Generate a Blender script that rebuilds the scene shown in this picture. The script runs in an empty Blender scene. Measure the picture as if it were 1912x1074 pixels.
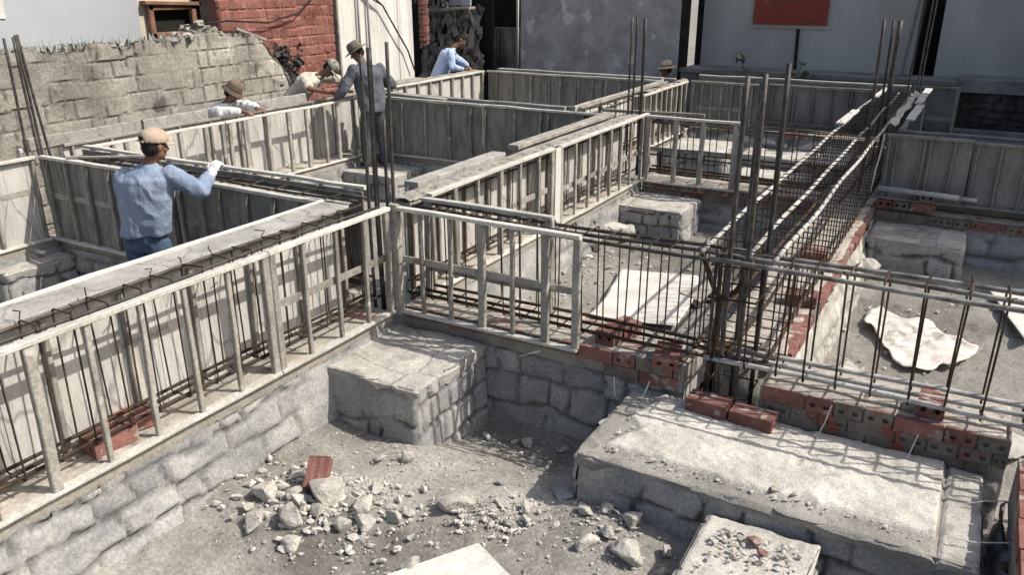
import bpy, math, random
import numpy as np
from mathutils import Vector, Matrix

RND = random.Random(11)
S = bpy.context.scene
COL = S.collection
TOP, BOT = 1.6, 0.735          # top and underside of the beam formwork

# ------------------------------------------------------------------ numpy noise
def _hash(ix, iy, iz, seed):
    n = (ix * 374761393 + iy * 668265263 + iz * 2147483647 + seed * 974711) & 0xFFFFFFFF
    n = ((n ^ (n >> 13)) * 1274126177) & 0xFFFFFFFF
    n = (n ^ (n >> 16)) & 0xFFFFFFFF
    return n / 4294967295.0

def vnoise(x, y, z=None, seed=0):
    x = np.asarray(x, float); y = np.asarray(y, float)
    z = np.zeros_like(x) if z is None else np.asarray(z, float)
    ix = np.floor(x).astype(np.int64); iy = np.floor(y).astype(np.int64); iz = np.floor(z).astype(np.int64)
    fx = x - ix; fy = y - iy; fz = z - iz
    fx = fx * fx * (3 - 2 * fx); fy = fy * fy * (3 - 2 * fy); fz = fz * fz * (3 - 2 * fz)
    r = 0
    for dx in (0, 1):
        for dy in (0, 1):
            for dz in (0, 1):
                w = (fx if dx else 1 - fx) * (fy if dy else 1 - fy) * (fz if dz else 1 - fz)
                r = r + w * _hash(ix + dx, iy + dy, iz + dz, seed)
    return r

def fbm(x, y, z=None, seed=0, octv=4, gain=0.5):
    s = 0; a = 1; t = 0; k = 1
    for i in range(octv):
        s = s + a * (vnoise(x * k, y * k, None if z is None else z * k, seed + i * 17) - 0.5)
        t += a; a *= gain; k *= 2.03
    return s / t * 2

# ------------------------------------------------------------------ materials
def mat(name, c1, c2, scale=5, rough=0.9, bump=0.3, bscale=60, fine=0.25, stretch=(1, 1, 1), tone=False,
        metallic=0.0, crack=0.0, spots=None, dist=0.02, detail=8, spec=0.25, vary=0.0):
    m = bpy.data.materials.new(name); m.use_nodes = True
    nt = m.node_tree; N = nt.nodes; L = nt.links
    b = N['Principled BSDF']; b.inputs['Roughness'].default_value = rough
    b.inputs['Metallic'].default_value = metallic
    b.inputs['Specular IOR Level'].default_value = spec
    tc = N.new('ShaderNodeTexCoord'); mp = N.new('ShaderNodeMapping')
    mp.inputs['Scale'].default_value = stretch
    L.new(tc.outputs['Object'], mp.inputs['Vector'])
    n1 = N.new('ShaderNodeTexNoise'); n1.inputs['Scale'].default_value = scale
    n1.inputs['Detail'].default_value = detail; n1.inputs['Roughness'].default_value = 0.62
    L.new(mp.outputs[0], n1.inputs['Vector'])
    r1 = N.new('ShaderNodeValToRGB')
    r1.color_ramp.elements[0].position = 0.36; r1.color_ramp.elements[1].position = 0.64
    r1.color_ramp.elements[0].color = (*c1, 1); r1.color_ramp.elements[1].color = (*c2, 1)
    L.new(n1.outputs['Fac'], r1.inputs[0]); col = r1.outputs[0]
    n2 = N.new('ShaderNodeTexNoise'); n2.inputs['Scale'].default_value = bscale
    n2.inputs['Detail'].default_value = 6; n2.inputs['Roughness'].default_value = 0.7
    L.new(mp.outputs[0], n2.inputs['Vector'])
    def mul(a, socket_fac, lo, hi):
        mr = N.new('ShaderNodeMapRange'); mr.inputs[1].default_value = 0.3; mr.inputs[2].default_value = 0.7
        mr.inputs[3].default_value = lo; mr.inputs[4].default_value = hi; L.new(socket_fac, mr.inputs[0])
        mx = N.new('ShaderNodeMix'); mx.data_type = 'RGBA'; mx.blend_type = 'MULTIPLY'; mx.inputs[0].default_value = 1
        L.new(a, mx.inputs[6]); L.new(mr.outputs[0], mx.inputs[7]); return mx.outputs[2]
    if fine: col = mul(col, n2.outputs['Fac'], 1 - fine, 1 + fine * 0.6)
    h = n2.outputs['Fac']
    if vary:
        oi = N.new('ShaderNodeObjectInfo'); mr = N.new('ShaderNodeMapRange'); mr.inputs[3].default_value = 1 - vary; mr.inputs[4].default_value = 1 + vary
        L.new(oi.outputs['Random'], mr.inputs[0]); mx = N.new('ShaderNodeMix'); mx.data_type = 'RGBA'; mx.blend_type = 'MULTIPLY'; mx.inputs[0].default_value = 1
        L.new(col, mx.inputs[6]); L.new(mr.outputs[0], mx.inputs[7]); col = mx.outputs[2]
    if spots:
        n3 = N.new('ShaderNodeTexNoise'); n3.inputs['Scale'].default_value = spots[1]; n3.inputs['Detail'].default_value = 5
        L.new(mp.outputs[0], n3.inputs['Vector'])
        mr = N.new('ShaderNodeMapRange'); mr.inputs[1].default_value = spots[2]; mr.inputs[2].default_value = spots[2] + 0.06
        L.new(n3.outputs['Fac'], mr.inputs[0])
        mx = N.new('ShaderNodeMix'); mx.data_type = 'RGBA'; L.new(mr.outputs[0], mx.inputs[0]); L.new(col, mx.inputs[6])
        mx.inputs[7].default_value = (*spots[0], 1); col = mx.outputs[2]
    if tone:
        at = N.new('ShaderNodeAttribute'); at.attribute_name = 'tone'
        mx = N.new('ShaderNodeMix'); mx.data_type = 'RGBA'; mx.blend_type = 'MULTIPLY'; mx.inputs[0].default_value = 1
        L.new(col, mx.inputs[6]); L.new(at.outputs['Color'], mx.inputs[7]); col = mx.outputs[2]
    if crack:
        v = N.new('ShaderNodeTexVoronoi'); v.feature = 'DISTANCE_TO_EDGE'; v.inputs['Scale'].default_value = crack
        nw = N.new('ShaderNodeMix'); nw.data_type = 'VECTOR'; nw.inputs[0].default_value = 0.12
        L.new(mp.outputs[0], nw.inputs[4]); L.new(n1.outputs['Color'], nw.inputs[5]); L.new(nw.outputs[1], v.inputs['Vector'])
        mr = N.new('ShaderNodeMapRange'); mr.inputs[1].default_value = 0.0; mr.inputs[2].default_value = 0.02
        mr.inputs[3].default_value = 0.55; mr.inputs[4].default_value = 1.0
        L.new(v.outputs['Distance'], mr.inputs[0])
        mx = N.new('ShaderNodeMix'); mx.data_type = 'RGBA'; mx.blend_type = 'MULTIPLY'; mx.inputs[0].default_value = 1
        L.new(col, mx.inputs[6]); L.new(mr.outputs[0], mx.inputs[7]); col = mx.outputs[2]
    L.new(col, b.inputs['Base Color'])
    bp = N.new('ShaderNodeBump'); bp.inputs['Strength'].default_value = bump; bp.inputs['Distance'].default_value = dist
    L.new(h, bp.inputs['Height']); L.new(bp.outputs[0], b.inputs['Normal'])
    return m

M = {}
TONED = {'dirt', 'stone', 'cement', 'pale_cement', 'brick_top', 'block_wall', 'red_wall', 'dark_brick'}
M['dirt'] = mat('dirt', (.255, .242, .217), (.38, .362, .327), 2.2, .95, .7, 38, .38, tone=True, dist=.025, spots=((.52, .50, .45), 40, .66))
M['gravel'] = mat('gravel', (.42, .40, .36), (.70, .67, .61), 7, .95, .5, 90, .3)
M['rock'] = mat('rock', (.36, .345, .31), (.60, .57, .515), 6, .95, .8, 50, .35)
M['stone'] = mat('stone', (.245, .25, .255), (.40, .388, .365), 3, .95, .6, 48, .35, tone=True, dist=.015)
M['cement'] = mat('cement', (.38, .365, .33), (.56, .535, .485), 3.5, .95, .6, 45, .3, crack=1.8, tone=True, spots=((.30, .29, .265), 2.6, .60))
M['pale_cement'] = mat('pale_cement', (.46, .44, .395), (.64, .615, .555), 3.2, .95, .7, 95, .5, tone=True, dist=.015, spots=((.36, .345, .31), 6, .61))
M['brick_top'] = mat('brick_top', (.34, .31, .27), (.50, .46, .40), 4, .95, .6, 50, .3, tone=True, spots=((.36, .21, .17), 3.0, .63))
M['brick'] = mat('brick', (.17, .075, .060), (.28, .14, .118), 7, .9, .5, 60, .35, vary=.2, spots=((.33, .29, .25), 9, .58))
M['brick_grey'] = mat('brick_grey', (.13, .105, .09), (.25, .215, .18), 6, .95, .5, 60, .3, spots=((.22, .085, .065), 5, .57))
M['wood'] = mat('wood', (.225, .21, .183), (.375, .355, .315), 6, .85, .4, 45, .35, vary=.22, spots=((.48, .46, .42), 7, .63))
M['wood_rail'] = mat('wood_rail', (.44, .422, .38), (.63, .608, .555), 5, .85, .4, 45, .3, vary=.12)
M['wood_old'] = mat('wood_old', (.20, .185, .16), (.36, .335, .295), 5, .9, .4, 45, .3)
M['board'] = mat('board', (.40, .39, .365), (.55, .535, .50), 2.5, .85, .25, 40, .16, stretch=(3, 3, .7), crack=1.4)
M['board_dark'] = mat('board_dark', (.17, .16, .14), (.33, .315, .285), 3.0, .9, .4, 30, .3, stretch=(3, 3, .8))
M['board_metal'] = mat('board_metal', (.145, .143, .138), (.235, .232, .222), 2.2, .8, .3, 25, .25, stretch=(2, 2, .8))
M['plank'] = mat('plank', (.27, .262, .24), (.40, .388, .36), 6, .9, .5, 60, .25, crack=3.0, vary=.12)
M['white_board'] = mat('white_board', (.52, .50, .46), (.66, .64, .60), 4, .8, .3, 40, .18)
M['fill'] = mat('fill', (.28, .265, .235), (.42, .40, .355), 7, .95, .9, 40, .35, crack=7)
M['rebar'] = mat('rebar', (.028, .025, .022), (.085, .076, .068), 14, .55, .5, 220, .35, metallic=.2, dist=.004, spec=.4, vary=.3)
M['rebar_bright'] = mat('rebar_bright', (.30, .29, .275), (.58, .565, .54), 9, .6, .7, 160, .45, dist=.006, spec=.4)
M['rebar_mid'] = mat('rebar_mid', (.06, .055, .05), (.33, .32, .305), 7, .6, .7, 160, .4, dist=.006, spec=.4)
M['rust'] = mat('rust', (.024, .018, .014), (.085, .058, .042), 12, .75, .4, 120, .3, metallic=.2, vary=.35)
M['cloth_white'] = mat('cloth_white', (.62, .60, .56), (.78, .76, .72), 5, .9, .3, 40, .12)
M['sack'] = mat('sack', (.55, .51, .46), (.74, .70, .64), 5, .9, .5, 60, .22, crack=2.5)
M['block_wall'] = mat('block_wall', (.20, .187, .163), (.38, .36, .315), 1.5, .95, .6, 26, .4, tone=True, spots=((.13, .12, .105), 2.3, .60), dist=.02)
M['red_wall'] = mat('red_wall', (.16, .066, .052), (.27, .125, .105), 3, .95, .6, 40, .3, tone=True)
M['sheet_wall'] = mat('sheet_wall', (.52, .51, .47), (.72, .71, .67), 2.2, .8, .2, 20, .15, stretch=(2.5, 2.5, .35))
M['grey_plaster'] = mat('grey_plaster', (.27, .27, .27), (.42, .42, .415), 2.4, .95, .4, 25, .2, spots=((.50, .51, .51), 2.6, .585))
M['stained'] = mat('stained', (.05, .047, .043), (.42, .41, .39), 1.5, .95, .3, 20, .2, stretch=(1.3, 1.3, .4))
M['white_plaster'] = mat('white_plaster', (.37, .365, .35), (.47, .465, .445), 1.1, .95, .2, 30, .10, stretch=(1, 1, .35))
M['blue_plaster'] = mat('blue_plaster', (.36, .38, .405), (.41, .43, .455), .8, .95, .1, 30, .05)
M['cream_plaster'] = mat('cream_plaster', (.50, .44, .36), (.62, .56, .47), 2, .95, .2, 30, .12)
M['plinth'] = mat('plinth', (.15, .15, .145), (.27, .27, .26), 2.2, .95, .5, 25, .25)
M['dark_brick'] = mat('dark_brick', (.03, .028, .026), (.085, .08, .073), 3, .95, .6, 30, .4, tone=True)
M['black'] = mat('black', (.012, .011, .010), (.03, .028, .026), 4, .9, .2, 30, .2)
M['brown_frame'] = mat('brown_frame', (.19, .10, .065), (.30, .17, .115), 5, .8, .3, 40, .2)
M['maroon'] = mat('maroon', (.23, .045, .03), (.28, .06, .042), 1.5, .6, .1, 30, .06)
M['pipe_grey'] = mat('pipe_grey', (.30, .305, .31), (.40, .405, .41), 4, .5, .1, 30, .1)
M['blue_shirt'] = mat('blue_shirt', (.20, .255, .36), (.29, .35, .46),  4, .9, .75, 17, .14, dist=.03, stretch=(1, 1, .6))
M['pale_blue_shirt'] = mat('pale_blue_shirt', (.36, .46, .66), (.46, .55, .74),  4, .9, .75, 17, .14, dist=.03, stretch=(1, 1, .6))
M['white_shirt'] = mat('white_shirt', (.66, .66, .64), (.80, .80, .78),  4, .9, .75, 17, .14, dist=.03, stretch=(1, 1, .6))
M['cream_shirt'] = mat('cream_shirt', (.50, .47, .385), (.64, .60, .51),  4, .9, .75, 17, .14, dist=.03, stretch=(1, 1, .6))
M['slate_shirt'] = mat('slate_shirt', (.085, .093, .11), (.14, .15, .172),  4, .9, .75, 17, .14, dist=.03, stretch=(1, 1, .6))
M['jeans'] = mat('jeans', (.045, .075, .125), (.09, .135, .20), 7, .95, .25, 150, .2)
M['dark_trousers'] = mat('dark_trousers', (.045, .047, .055), (.085, .088, .10), 6, .95, .2, 120, .15)
M['skin'] = mat('skin', (.15, .075, .048), (.21, .11, .072), 9, .6, .15, 120, .1, spec=.4)
M['hair'] = mat('hair', (.008, .007, .006), (.022, .019, .017), 30, .7, .6, 200, .3)
M['tan_cap'] = mat('tan_cap', (.36, .275, .21), (.46, .36, .28), 6, .9, .2, 120, .1)
M['camo'] = mat('camo', (.09, .09, .07), (.42, .40, .34), 22, .9, .2, 120, .1)
M['brown_hat'] = mat('brown_hat', (.13, .095, .07), (.22, .165, .12), 8, .95, .5, 120, .2)
M['straw'] = mat('straw', (.46, .38, .27), (.62, .53, .39), 12, .9, .4, 120, .2)
M['grey_hat'] = mat('grey_hat', (.11, .095, .08), (.19, .165, .14), 8, .95, .4, 120, .2)
M['leaf'] = mat('leaf', (.035, .045, .025), (.085, .10, .055), 9, .7, .2, 60, .25)
M['leaf_pale'] = mat('leaf_pale', (.22, .22, .165), (.34, .33, .25), 9, .7, .2, 60, .25)
M['weed'] = mat('weed', (.16, .15, .115), (.34, .32, .26), 9, .9, .2, 60, .25)
M['scrap'] = mat('scrap', (.06, .05, .042), (.36, .33, .285), 3.2, .95, .5, 40, .3)
M['glass'] = mat('glass', (.30, .34, .34), (.42, .46, .46), 5, .15, .1, 30, .1, spec=.6)
M['slab'] = mat('slab', (.22, .215, .205), (.33, .325, .31), 2.5, .95, .4, 30, .2)

# ------------------------------------------------------------------ object helpers
def tag(o, label=None, cat=None, group=None, kind=None):
    if label: o['label'] = label
    if cat: o['category'] = cat
    if group: o['group'] = group
    if kind: o['kind'] = kind
    return o

def thing(name, label, cat, loc, group=None):
    o = bpy.data.objects.new(name, None); COL.objects.link(o)
    o.location = loc; o.empty_display_size = 0.1
    return tag(o, label, cat, group, 'thing')

def link(name, me, material, parent=None):
    o = bpy.data.objects.new(name, me); COL.objects.link(o)
    if material is not None:
        me.materials.clear(); me.materials.append(M[material])
        if material in TONED and 'tone' not in me.color_attributes:
            ca = me.color_attributes.new('tone', 'FLOAT_COLOR', 'POINT'); ca.data.foreach_set('color', np.ones(len(me.vertices) * 4, np.float32))
    if parent is not None:
        o.parent = parent
        if parent.type == 'EMPTY':
            o.matrix_parent_inverse = Matrix.Translation(parent.location).inverted()
    return o

def adopt(o, parent):
    o.parent = parent
    if parent.type == 'EMPTY':
        o.matrix_parent_inverse = Matrix.Translation(parent.location).inverted()

class MB:
    def __init__(s): s.v = []; s.f = []; s.t = None
    def add(s, vs, fs):
        o = len(s.v); s.v += [tuple(v) for v in vs]; s.f += [tuple(i + o for i in f) for f in fs]
    def box(s, a, b):
        x0, y0, z0 = a; x1, y1, z1 = b
        s.add([(x0, y0, z0), (x1, y0, z0), (x1, y1, z0), (x0, y1, z0), (x0, y0, z1), (x1, y0, z1), (x1, y1, z1), (x0, y1, z1)],
              [(0, 3, 2, 1), (4, 5, 6, 7), (0, 1, 5, 4), (1, 2, 6, 5), (2, 3, 7, 6), (3, 0, 4, 7)])
    def bar(s, a, b, w, h, up=(0, 0, 1), seg=1, jit=0.0, ch=0.14):
        # chamfered timber from a to b: w across, h along up; jit bends it slightly
        a = Vector(a); b = Vector(b); d = (b - a).normalized(); up = Vector(up)
        sd = d.cross(up)
        if sd.length < 1e-4: sd = d.cross(Vector((1, 0, 0)))
        sd.normalize(); up = sd.cross(d).normalized()
        c = min(w, h) * ch; hw, hh = w / 2, h / 2
        prof = [(-hw + c, -hh), (hw - c, -hh), (hw, -hh + c), (hw, hh - c), (hw - c, hh), (-hw + c, hh), (-hw, hh - c), (-hw, -hh + c)]
        vs = []
        for i in range(seg + 1):
            p = a.lerp(b, i / seg)
            if jit and 0 < i < seg: p = p + sd * RND.uniform(-jit, jit) + up * RND.uniform(-jit, jit)
            k = 1 + (RND.uniform(-.06, .06) if jit else 0)
            vs += [p + sd * x * k + up * y * k for x, y in prof]
        fs = [tuple(range(7, -1, -1)), tuple(seg * 8 + j for j in range(8))]
        for i in range(seg):
            for j in range(8):
                k = (j + 1) % 8
                fs.append((i * 8 + j, i * 8 + k, (i + 1) * 8 + k, (i + 1) * 8 + j))
        s.add(vs, fs)
    def tube(s, pts, r, n=6, closed=False):
        P = [Vector(p) for p in pts]; m = len(P)
        rr = r if isinstance(r, (list, tuple)) else [r] * m
        vs = []; ref = None
        for i in range(m):
            if closed: d = P[(i + 1) % m] - P[i - 1]
            else: d = P[min(i + 1, m - 1)] - P[max(i - 1, 0)]
            d.normalize()
            if ref is None:
                ref = Vector((0, 0, 1)) if abs(d.z) < .9 else Vector((1, 0, 0))
            u = (ref - d * ref.dot(d)).normalized(); ref = u
            w = d.cross(u)
            for j in range(n):
                a = 2 * math.pi * j / n
                vs.append(P[i] + (u * math.cos(a) + w * math.sin(a)) * rr[i])
        fs = []
        for i in range(m if closed else m - 1):
            i2 = (i + 1) % m
            for j in range(n):
                k = (j + 1) % n
                fs.append((i * n + j, i * n + k, i2 * n + k, i2 * n + j))
        if not closed:
            fs.append(tuple(range(n - 1, -1, -1))); fs.append(tuple((m - 1) * n + j for j in range(n)))
        s.add(vs, fs)
    def ell(s, c, r, X=(1, 0, 0), Y=(0, 1, 0), Z=(0, 0, 1), n=14, m=9):
        c = Vector(c); X = Vector(X).normalized(); Y = Vector(Y).normalized(); Z = Vector(Z).normalized()
        vs = [c + Z * r[2]]; fs = []
        for i in range(1, m):
            t = math.pi * i / m
            for j in range(n):
                a = 2 * math.pi * j / n
                vs.append(c + X * r[0] * math.sin(t) * math.cos(a) + Y * r[1] * math.sin(t) * math.sin(a) + Z * r[2] * math.cos(t))
        vs.append(c - Z * r[2]); e = len(vs) - 1
        for j in range(n):
            k = (j + 1) % n
            fs.append((0, 1 + j, 1 + k)); fs.append((e, 1 + (m - 2) * n + k, 1 + (m - 2) * n + j))
            for i in range(m - 2):
                fs.append((1 + i * n + j, 1 + (i + 1) * n + j, 1 + (i + 1) * n + k, 1 + i * n + k))
        s.add(vs, fs)
    def loft(s, rings, n=16):
        # rings: (centre, u, v, ru, rv); closed at both ends
        vs = []; fs = []
        for c, u, v, ru, rv in rings:
            c = Vector(c); u = Vector(u).normalized(); v = Vector(v).normalized()
            for j in range(n):
                a = 2 * math.pi * j / n
                vs.append(c + u * ru * math.cos(a) + v * rv * math.sin(a))
        m = len(rings)
        for i in range(m - 1):
            for j in range(n):
                k = (j + 1) % n
                fs.append((i * n + j, i * n + k, (i + 1) * n + k, (i + 1) * n + j))
        fs.append(tuple(range(n - 1, -1, -1))); fs.append(tuple((m - 1) * n + j for j in range(n)))
        s.add(vs, fs)
    def prism(s, poly, z0, z1):
        n = len(poly)
        s.add([(x, y, z0) for x, y in poly] + [(x, y, z1) for x, y in poly],
              [tuple(range(n - 1, -1, -1)), tuple(range(n, 2 * n))] + [(i, (i + 1) % n, n + (i + 1) % n, n + i) for i in range(n)])
    def mesh(s, name, smooth=False):
        me = bpy.data.meshes.new(name); me.from_pydata([tuple(v) for v in s.v], [], s.f)
        if smooth: me.polygons.foreach_set('use_smooth', [True] * len(me.polygons))
        if s.t is not None:
            ca = me.color_attributes.new('tone', 'FLOAT_COLOR', 'POINT')
            t = np.ones((len(s.v), 4), np.float32); k = min(len(s.t), len(s.v))
            tt = np.asarray(s.t, np.float32)[:k]; t[:k, 0] = tt; t[:k, 1] = tt; t[:k, 2] = tt
            ca.data.foreach_set('color', t.ravel())
        me.update(); return me
    def build(s, name, material, parent=None, smooth=False):
        return link(name, s.mesh(name, smooth), material, parent)

def grid_mb(mb, P, tone=None):
    # P: (nv, nu, 3) array of points -> quads
    nv, nu, _ = P.shape
    o = len(mb.v)
    if mb.t is None: mb.t = [1.0] * o
    mb.v += [tuple(p) for p in P.reshape(-1, 3)]
    mb.t += list((np.ones(nv * nu) if tone is None else tone.ravel()))
    i = np.arange(nv - 1)[:, None] * nu + np.arange(nu - 1)[None, :] + o
    q = np.stack([i, i + 1, i + nu + 1, i + nu], -1).reshape(-1, 4)
    mb.f += [tuple(int(k) for k in f) for f in q]

def fill_tone(mb):
    if mb.t is not None and len(mb.t) < len(mb.v): mb.t += [0.85] * (len(mb.v) - len(mb.t))

# irregular coursed stonework: returns (height 0..1, tone) over u (along) and v (up)
def stones(u, v, seed, ch=0.17, cl=0.38, joint=0.010, warp=1.0, mortar=.60):
    wu = u + warp * 0.09 * fbm(u * 3.1, v * 3.1, seed=seed + 1, octv=3); wv = v + warp * 0.10 * fbm(u * 1.5, v * 2.3, seed=seed + 2, octv=2) + .03 * warp * fbm(u * 5, v * 5, seed=seed + 13, octv=2)
    course = np.floor(wv / ch + 0.3); fv = wv / ch + 0.3 - course
    off = _hash(course.astype(np.int64), np.zeros_like(course, np.int64) + 3, np.zeros_like(course, np.int64), seed)
    L = cl * (0.75 + 0.5 * _hash(course.astype(np.int64) + 9, np.zeros_like(course, np.int64), np.zeros_like(course, np.int64), seed))
    s = wu / L + off * 3; k = np.floor(s); fu = s - k
    h = _hash(k.astype(np.int64), course.astype(np.int64), np.zeros_like(k, np.int64), seed + 5)
    split = 0.5 + 0.3 * (h - .5)
    two = h > 0.55
    e1 = np.minimum(fu, 1 - fu) * L
    e1 = np.where(two, np.minimum(e1, np.abs(fu - split) * L), e1)
    e2 = np.minimum(fv, 1 - fv) * ch
    d = np.minimum(e1, e2) + 0.012 * fbm(u * 14, v * 14, seed=seed + 3, octv=2)
    idn = _hash(k.astype(np.int64) * 2 + (two & (fu > split)), course.astype(np.int64), np.zeros_like(k, np.int64), seed + 8)
    p = np.clip((d - joint * .35) / joint, 0, 1); p = p * p * (3 - 2 * p)
    smear = np.clip((fbm(u * 1.3, v * 1.9, seed=seed + 11, octv=3) - 0.22) / 0.25, 0, 1)   # mortar smeared over the joints
    hgt = (p * (0.55 + 0.45 * idn)) * (1 - .8 * smear) + smear * (.70)
    ta = _hash(k.astype(np.int64) * 2 + (two & (fu > split)), course.astype(np.int64) + 77, np.zeros_like(k, np.int64), seed + 9); tb = _hash(k.astype(np.int64) * 2 + (two & (fu > split)), course.astype(np.int64) + 177, np.zeros_like(k, np.int64), seed + 10)
    hgt = hgt + p * (1 - smear) * ((ta - .5) * 1.3 * (fu - .5) + (tb - .35) * 1.1 * (.5 - fv))      # each stone face tilts its own way
    hgt = hgt + 0.17 * fbm(u * 7, v * 9, seed=seed + 4, octv=5, gain=.62)
    tone = (0.84 + 0.28 * idn) * p + (1 - p) * mortar
    tone = tone * (1 - smear) + smear * 0.98 + .12 * fbm(u * 4, v * 4, seed=seed + 6, octv=3)
    return hgt, tone

def relief_face(mb, o, du, dv, nrm, U, V, seed, step=0.025, depth=0.04, batter=0.0, ch=.17, cl=.38, bulge=0.0, tonek=1.0, rag=0.0, warp=1.0, mortar=.66):
    nu = max(3, int(U / step)); nv = max(3, int(V / step))
    u = np.linspace(0, U, nu); v = np.linspace(0, V, nv); uu, vv = np.meshgrid(u, v)
    h, t = stones(uu + seed * 3.7, vv, seed, ch, cl, .014, warp, mortar)
    d = depth * (h - .4) + bulge * fbm(uu * 1.1, vv * 1.1, seed=seed + 30, octv=2) + batter * (1 - vv / V)
    e = np.minimum(uu, U - uu); d = d - np.clip(0.02 - e, 0, .02) * 1.5
    o = np.array(o, float); du = np.array(du, float); dv = np.array(dv, float); nrm = np.array(nrm, float)
    P = o + uu[..., None] * du + vv[..., None] * dv + d[..., None] * nrm
    if rag: P[..., 2] += rag * fbm(uu * 5, vv * 5, seed=seed + 40, octv=3) * (vv / V)
    grid_mb(mb, P, t * tonek)
    return P

def rough_top(mb, x0, x1, y0, y1, z, seed, step=0.03, amp=0.02, brick=None, tone0=1.0, inset=0.0):
    nx = max(3, int((x1 - x0) / step)); ny = max(3, int((y1 - y0) / step))
    xx, yy = np.meshgrid(np.linspace(x0, x1, nx), np.linspace(y0, y1, ny))
    zz = z + amp * fbm(xx * 6, yy * 6, seed=seed, octv=5) + amp * .7 * fbm(xx * 1.5, yy * 1.5, seed=seed + 4, octv=2)
    t = tone0 + .18 * fbm(xx * 3, yy * 3, seed=seed + 9, octv=4)
    if brick:
        a, b = (xx, yy) if brick == 'x' else (yy, xx)
        wa = a + .012 * fbm(a * 8, b * 8, seed=seed + 2, octv=2); wb = b + .012 * fbm(a * 8, b * 8, seed=seed + 3, octv=2)
        row = np.floor(wb / .105); sft = (row % 2) * .1
        g = np.minimum(np.abs((wb / .105) % 1 - .5) * -.105 + .0525, np.abs(((wa + sft) / .21) % 1 - .5) * -.21 + .105)
        cov = np.clip((fbm(xx * 2.2, yy * 2.2, seed=seed + 12, octv=3) + .15) / .3, 0, 1)
        gr = np.clip(1 - g / .010, 0, 1) * (1 - .75 * cov)
        zz = zz - .010 * gr; t = t * (1 - .45 * gr)
    e = np.minimum(np.minimum(xx - x0, x1 - xx), np.minimum(yy - y0, y1 - yy))
    zz = zz - np.clip(.03 - e, 0, .03) * .5
    grid_mb(mb, np.stack([xx, yy, zz], -1), t)
# ------------------------------------------------------------------ ground
def gz(x, y):
    x = np.asarray(x, float); y = np.asarray(y, float)
    z = np.full_like(x + y, 0.22)
    def sm(v, a, b): t = np.clip((v - a) / (b - a), 0, 1); return t * t * (3 - 2 * t)
    pit = (sm(x, -4.2, -3.9)) * (1 - sm(x, .45, .55)) * (1 - sm(y, 4.75, 4.9))
    low = sm(y, 3.7, 4.6) * (1 - sm(x, -2.2, -1.6)) * sm(x, -3.9, -3.6)
    z = z - pit * (.04 + .2 * low)
    z = z + pit * .06 * (1 - sm(x, -3.8, -3.0))
    z = z + .03 * fbm(x * .9, y * .9, seed=3, octv=3)
    # rubble humps in the front pit
    for cx, cy, r, h in ((-3.05, 2.95, .5, .10), (-2.2, 3.45, .35, .05), (-1.5, 3.7, .4, .05), (-2.9, 3.9, .4, .03)):
        z = z + h * np.exp(-((x - cx) ** 2 + (y - cy) ** 2) / (r * r) * 1.5)
    return z

def axis(segs):
    out = [segs[0][0]]
    for a, b, st in segs:
        n = max(1, int(round((b - a) / st))); out += list(np.linspace(a, b, n + 1)[1:])
    return np.array(out)

gx = axis([(-400, -60, 60), (-60, -14, 6), (-14, -9, .5), (-9, -4.3, .08), (-4.3, .6, .028), (.6, 3, .2), (3, 20, 2), (20, 400, 60)])
gy = axis([(-300, -20, 40), (-20, -2, 3), (-2, 1.2, .3), (1.2, 5.0, .028), (5.0, 9.6, .06), (9.6, 16, .12), (16, 30, 2), (30, 400, 60)])
XX, YY = np.meshgrid(gx, gy)
ZZ = gz(XX, YY)
near = np.clip(1 - np.maximum(np.maximum(-9.5 - XX, XX - 3) / 3, np.maximum(1 - YY, YY - 17) / 3), 0, 1)
lump = fbm(XX * 3.2, YY * 3.2, seed=21, octv=5, gain=.6)
clod = np.clip(fbm(XX * 9, YY * 9, seed=22, octv=3, gain=.6), 0, 1)
patch = np.clip(fbm(XX * 1.1, YY * 1.1, seed=25, octv=3) + .45, 0, 1)
ZZ = ZZ + near * (.030 * lump + .065 * clod * patch + .008 * fbm(XX * 26, YY * 26, seed=23, octv=3))
TT = 1 + .16 * fbm(XX * .8, YY * .8, seed=31, octv=4) + .14 * lump
dark_soil = np.clip(fbm(XX * .55 + 4, YY * .55, seed=33, octv=3) - .05, 0, 1)
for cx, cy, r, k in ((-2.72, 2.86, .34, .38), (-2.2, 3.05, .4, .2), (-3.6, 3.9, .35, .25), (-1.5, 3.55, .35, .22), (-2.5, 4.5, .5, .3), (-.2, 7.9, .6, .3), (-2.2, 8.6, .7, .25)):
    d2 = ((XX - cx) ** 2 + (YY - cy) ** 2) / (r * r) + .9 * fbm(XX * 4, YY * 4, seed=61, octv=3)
    TT = TT * (1 - k * np.clip(1.3 - d2, 0, 1))      # darker patches of soil at set spots
TT = TT * (1 - .5 * dark_soil) * np.where(YY > 5.0, .86, 1.0)
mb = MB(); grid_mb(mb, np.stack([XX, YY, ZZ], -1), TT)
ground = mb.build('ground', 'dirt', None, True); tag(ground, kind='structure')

def G(x, y): return float(gz(np.array([x]), np.array([y]))[0])

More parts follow.
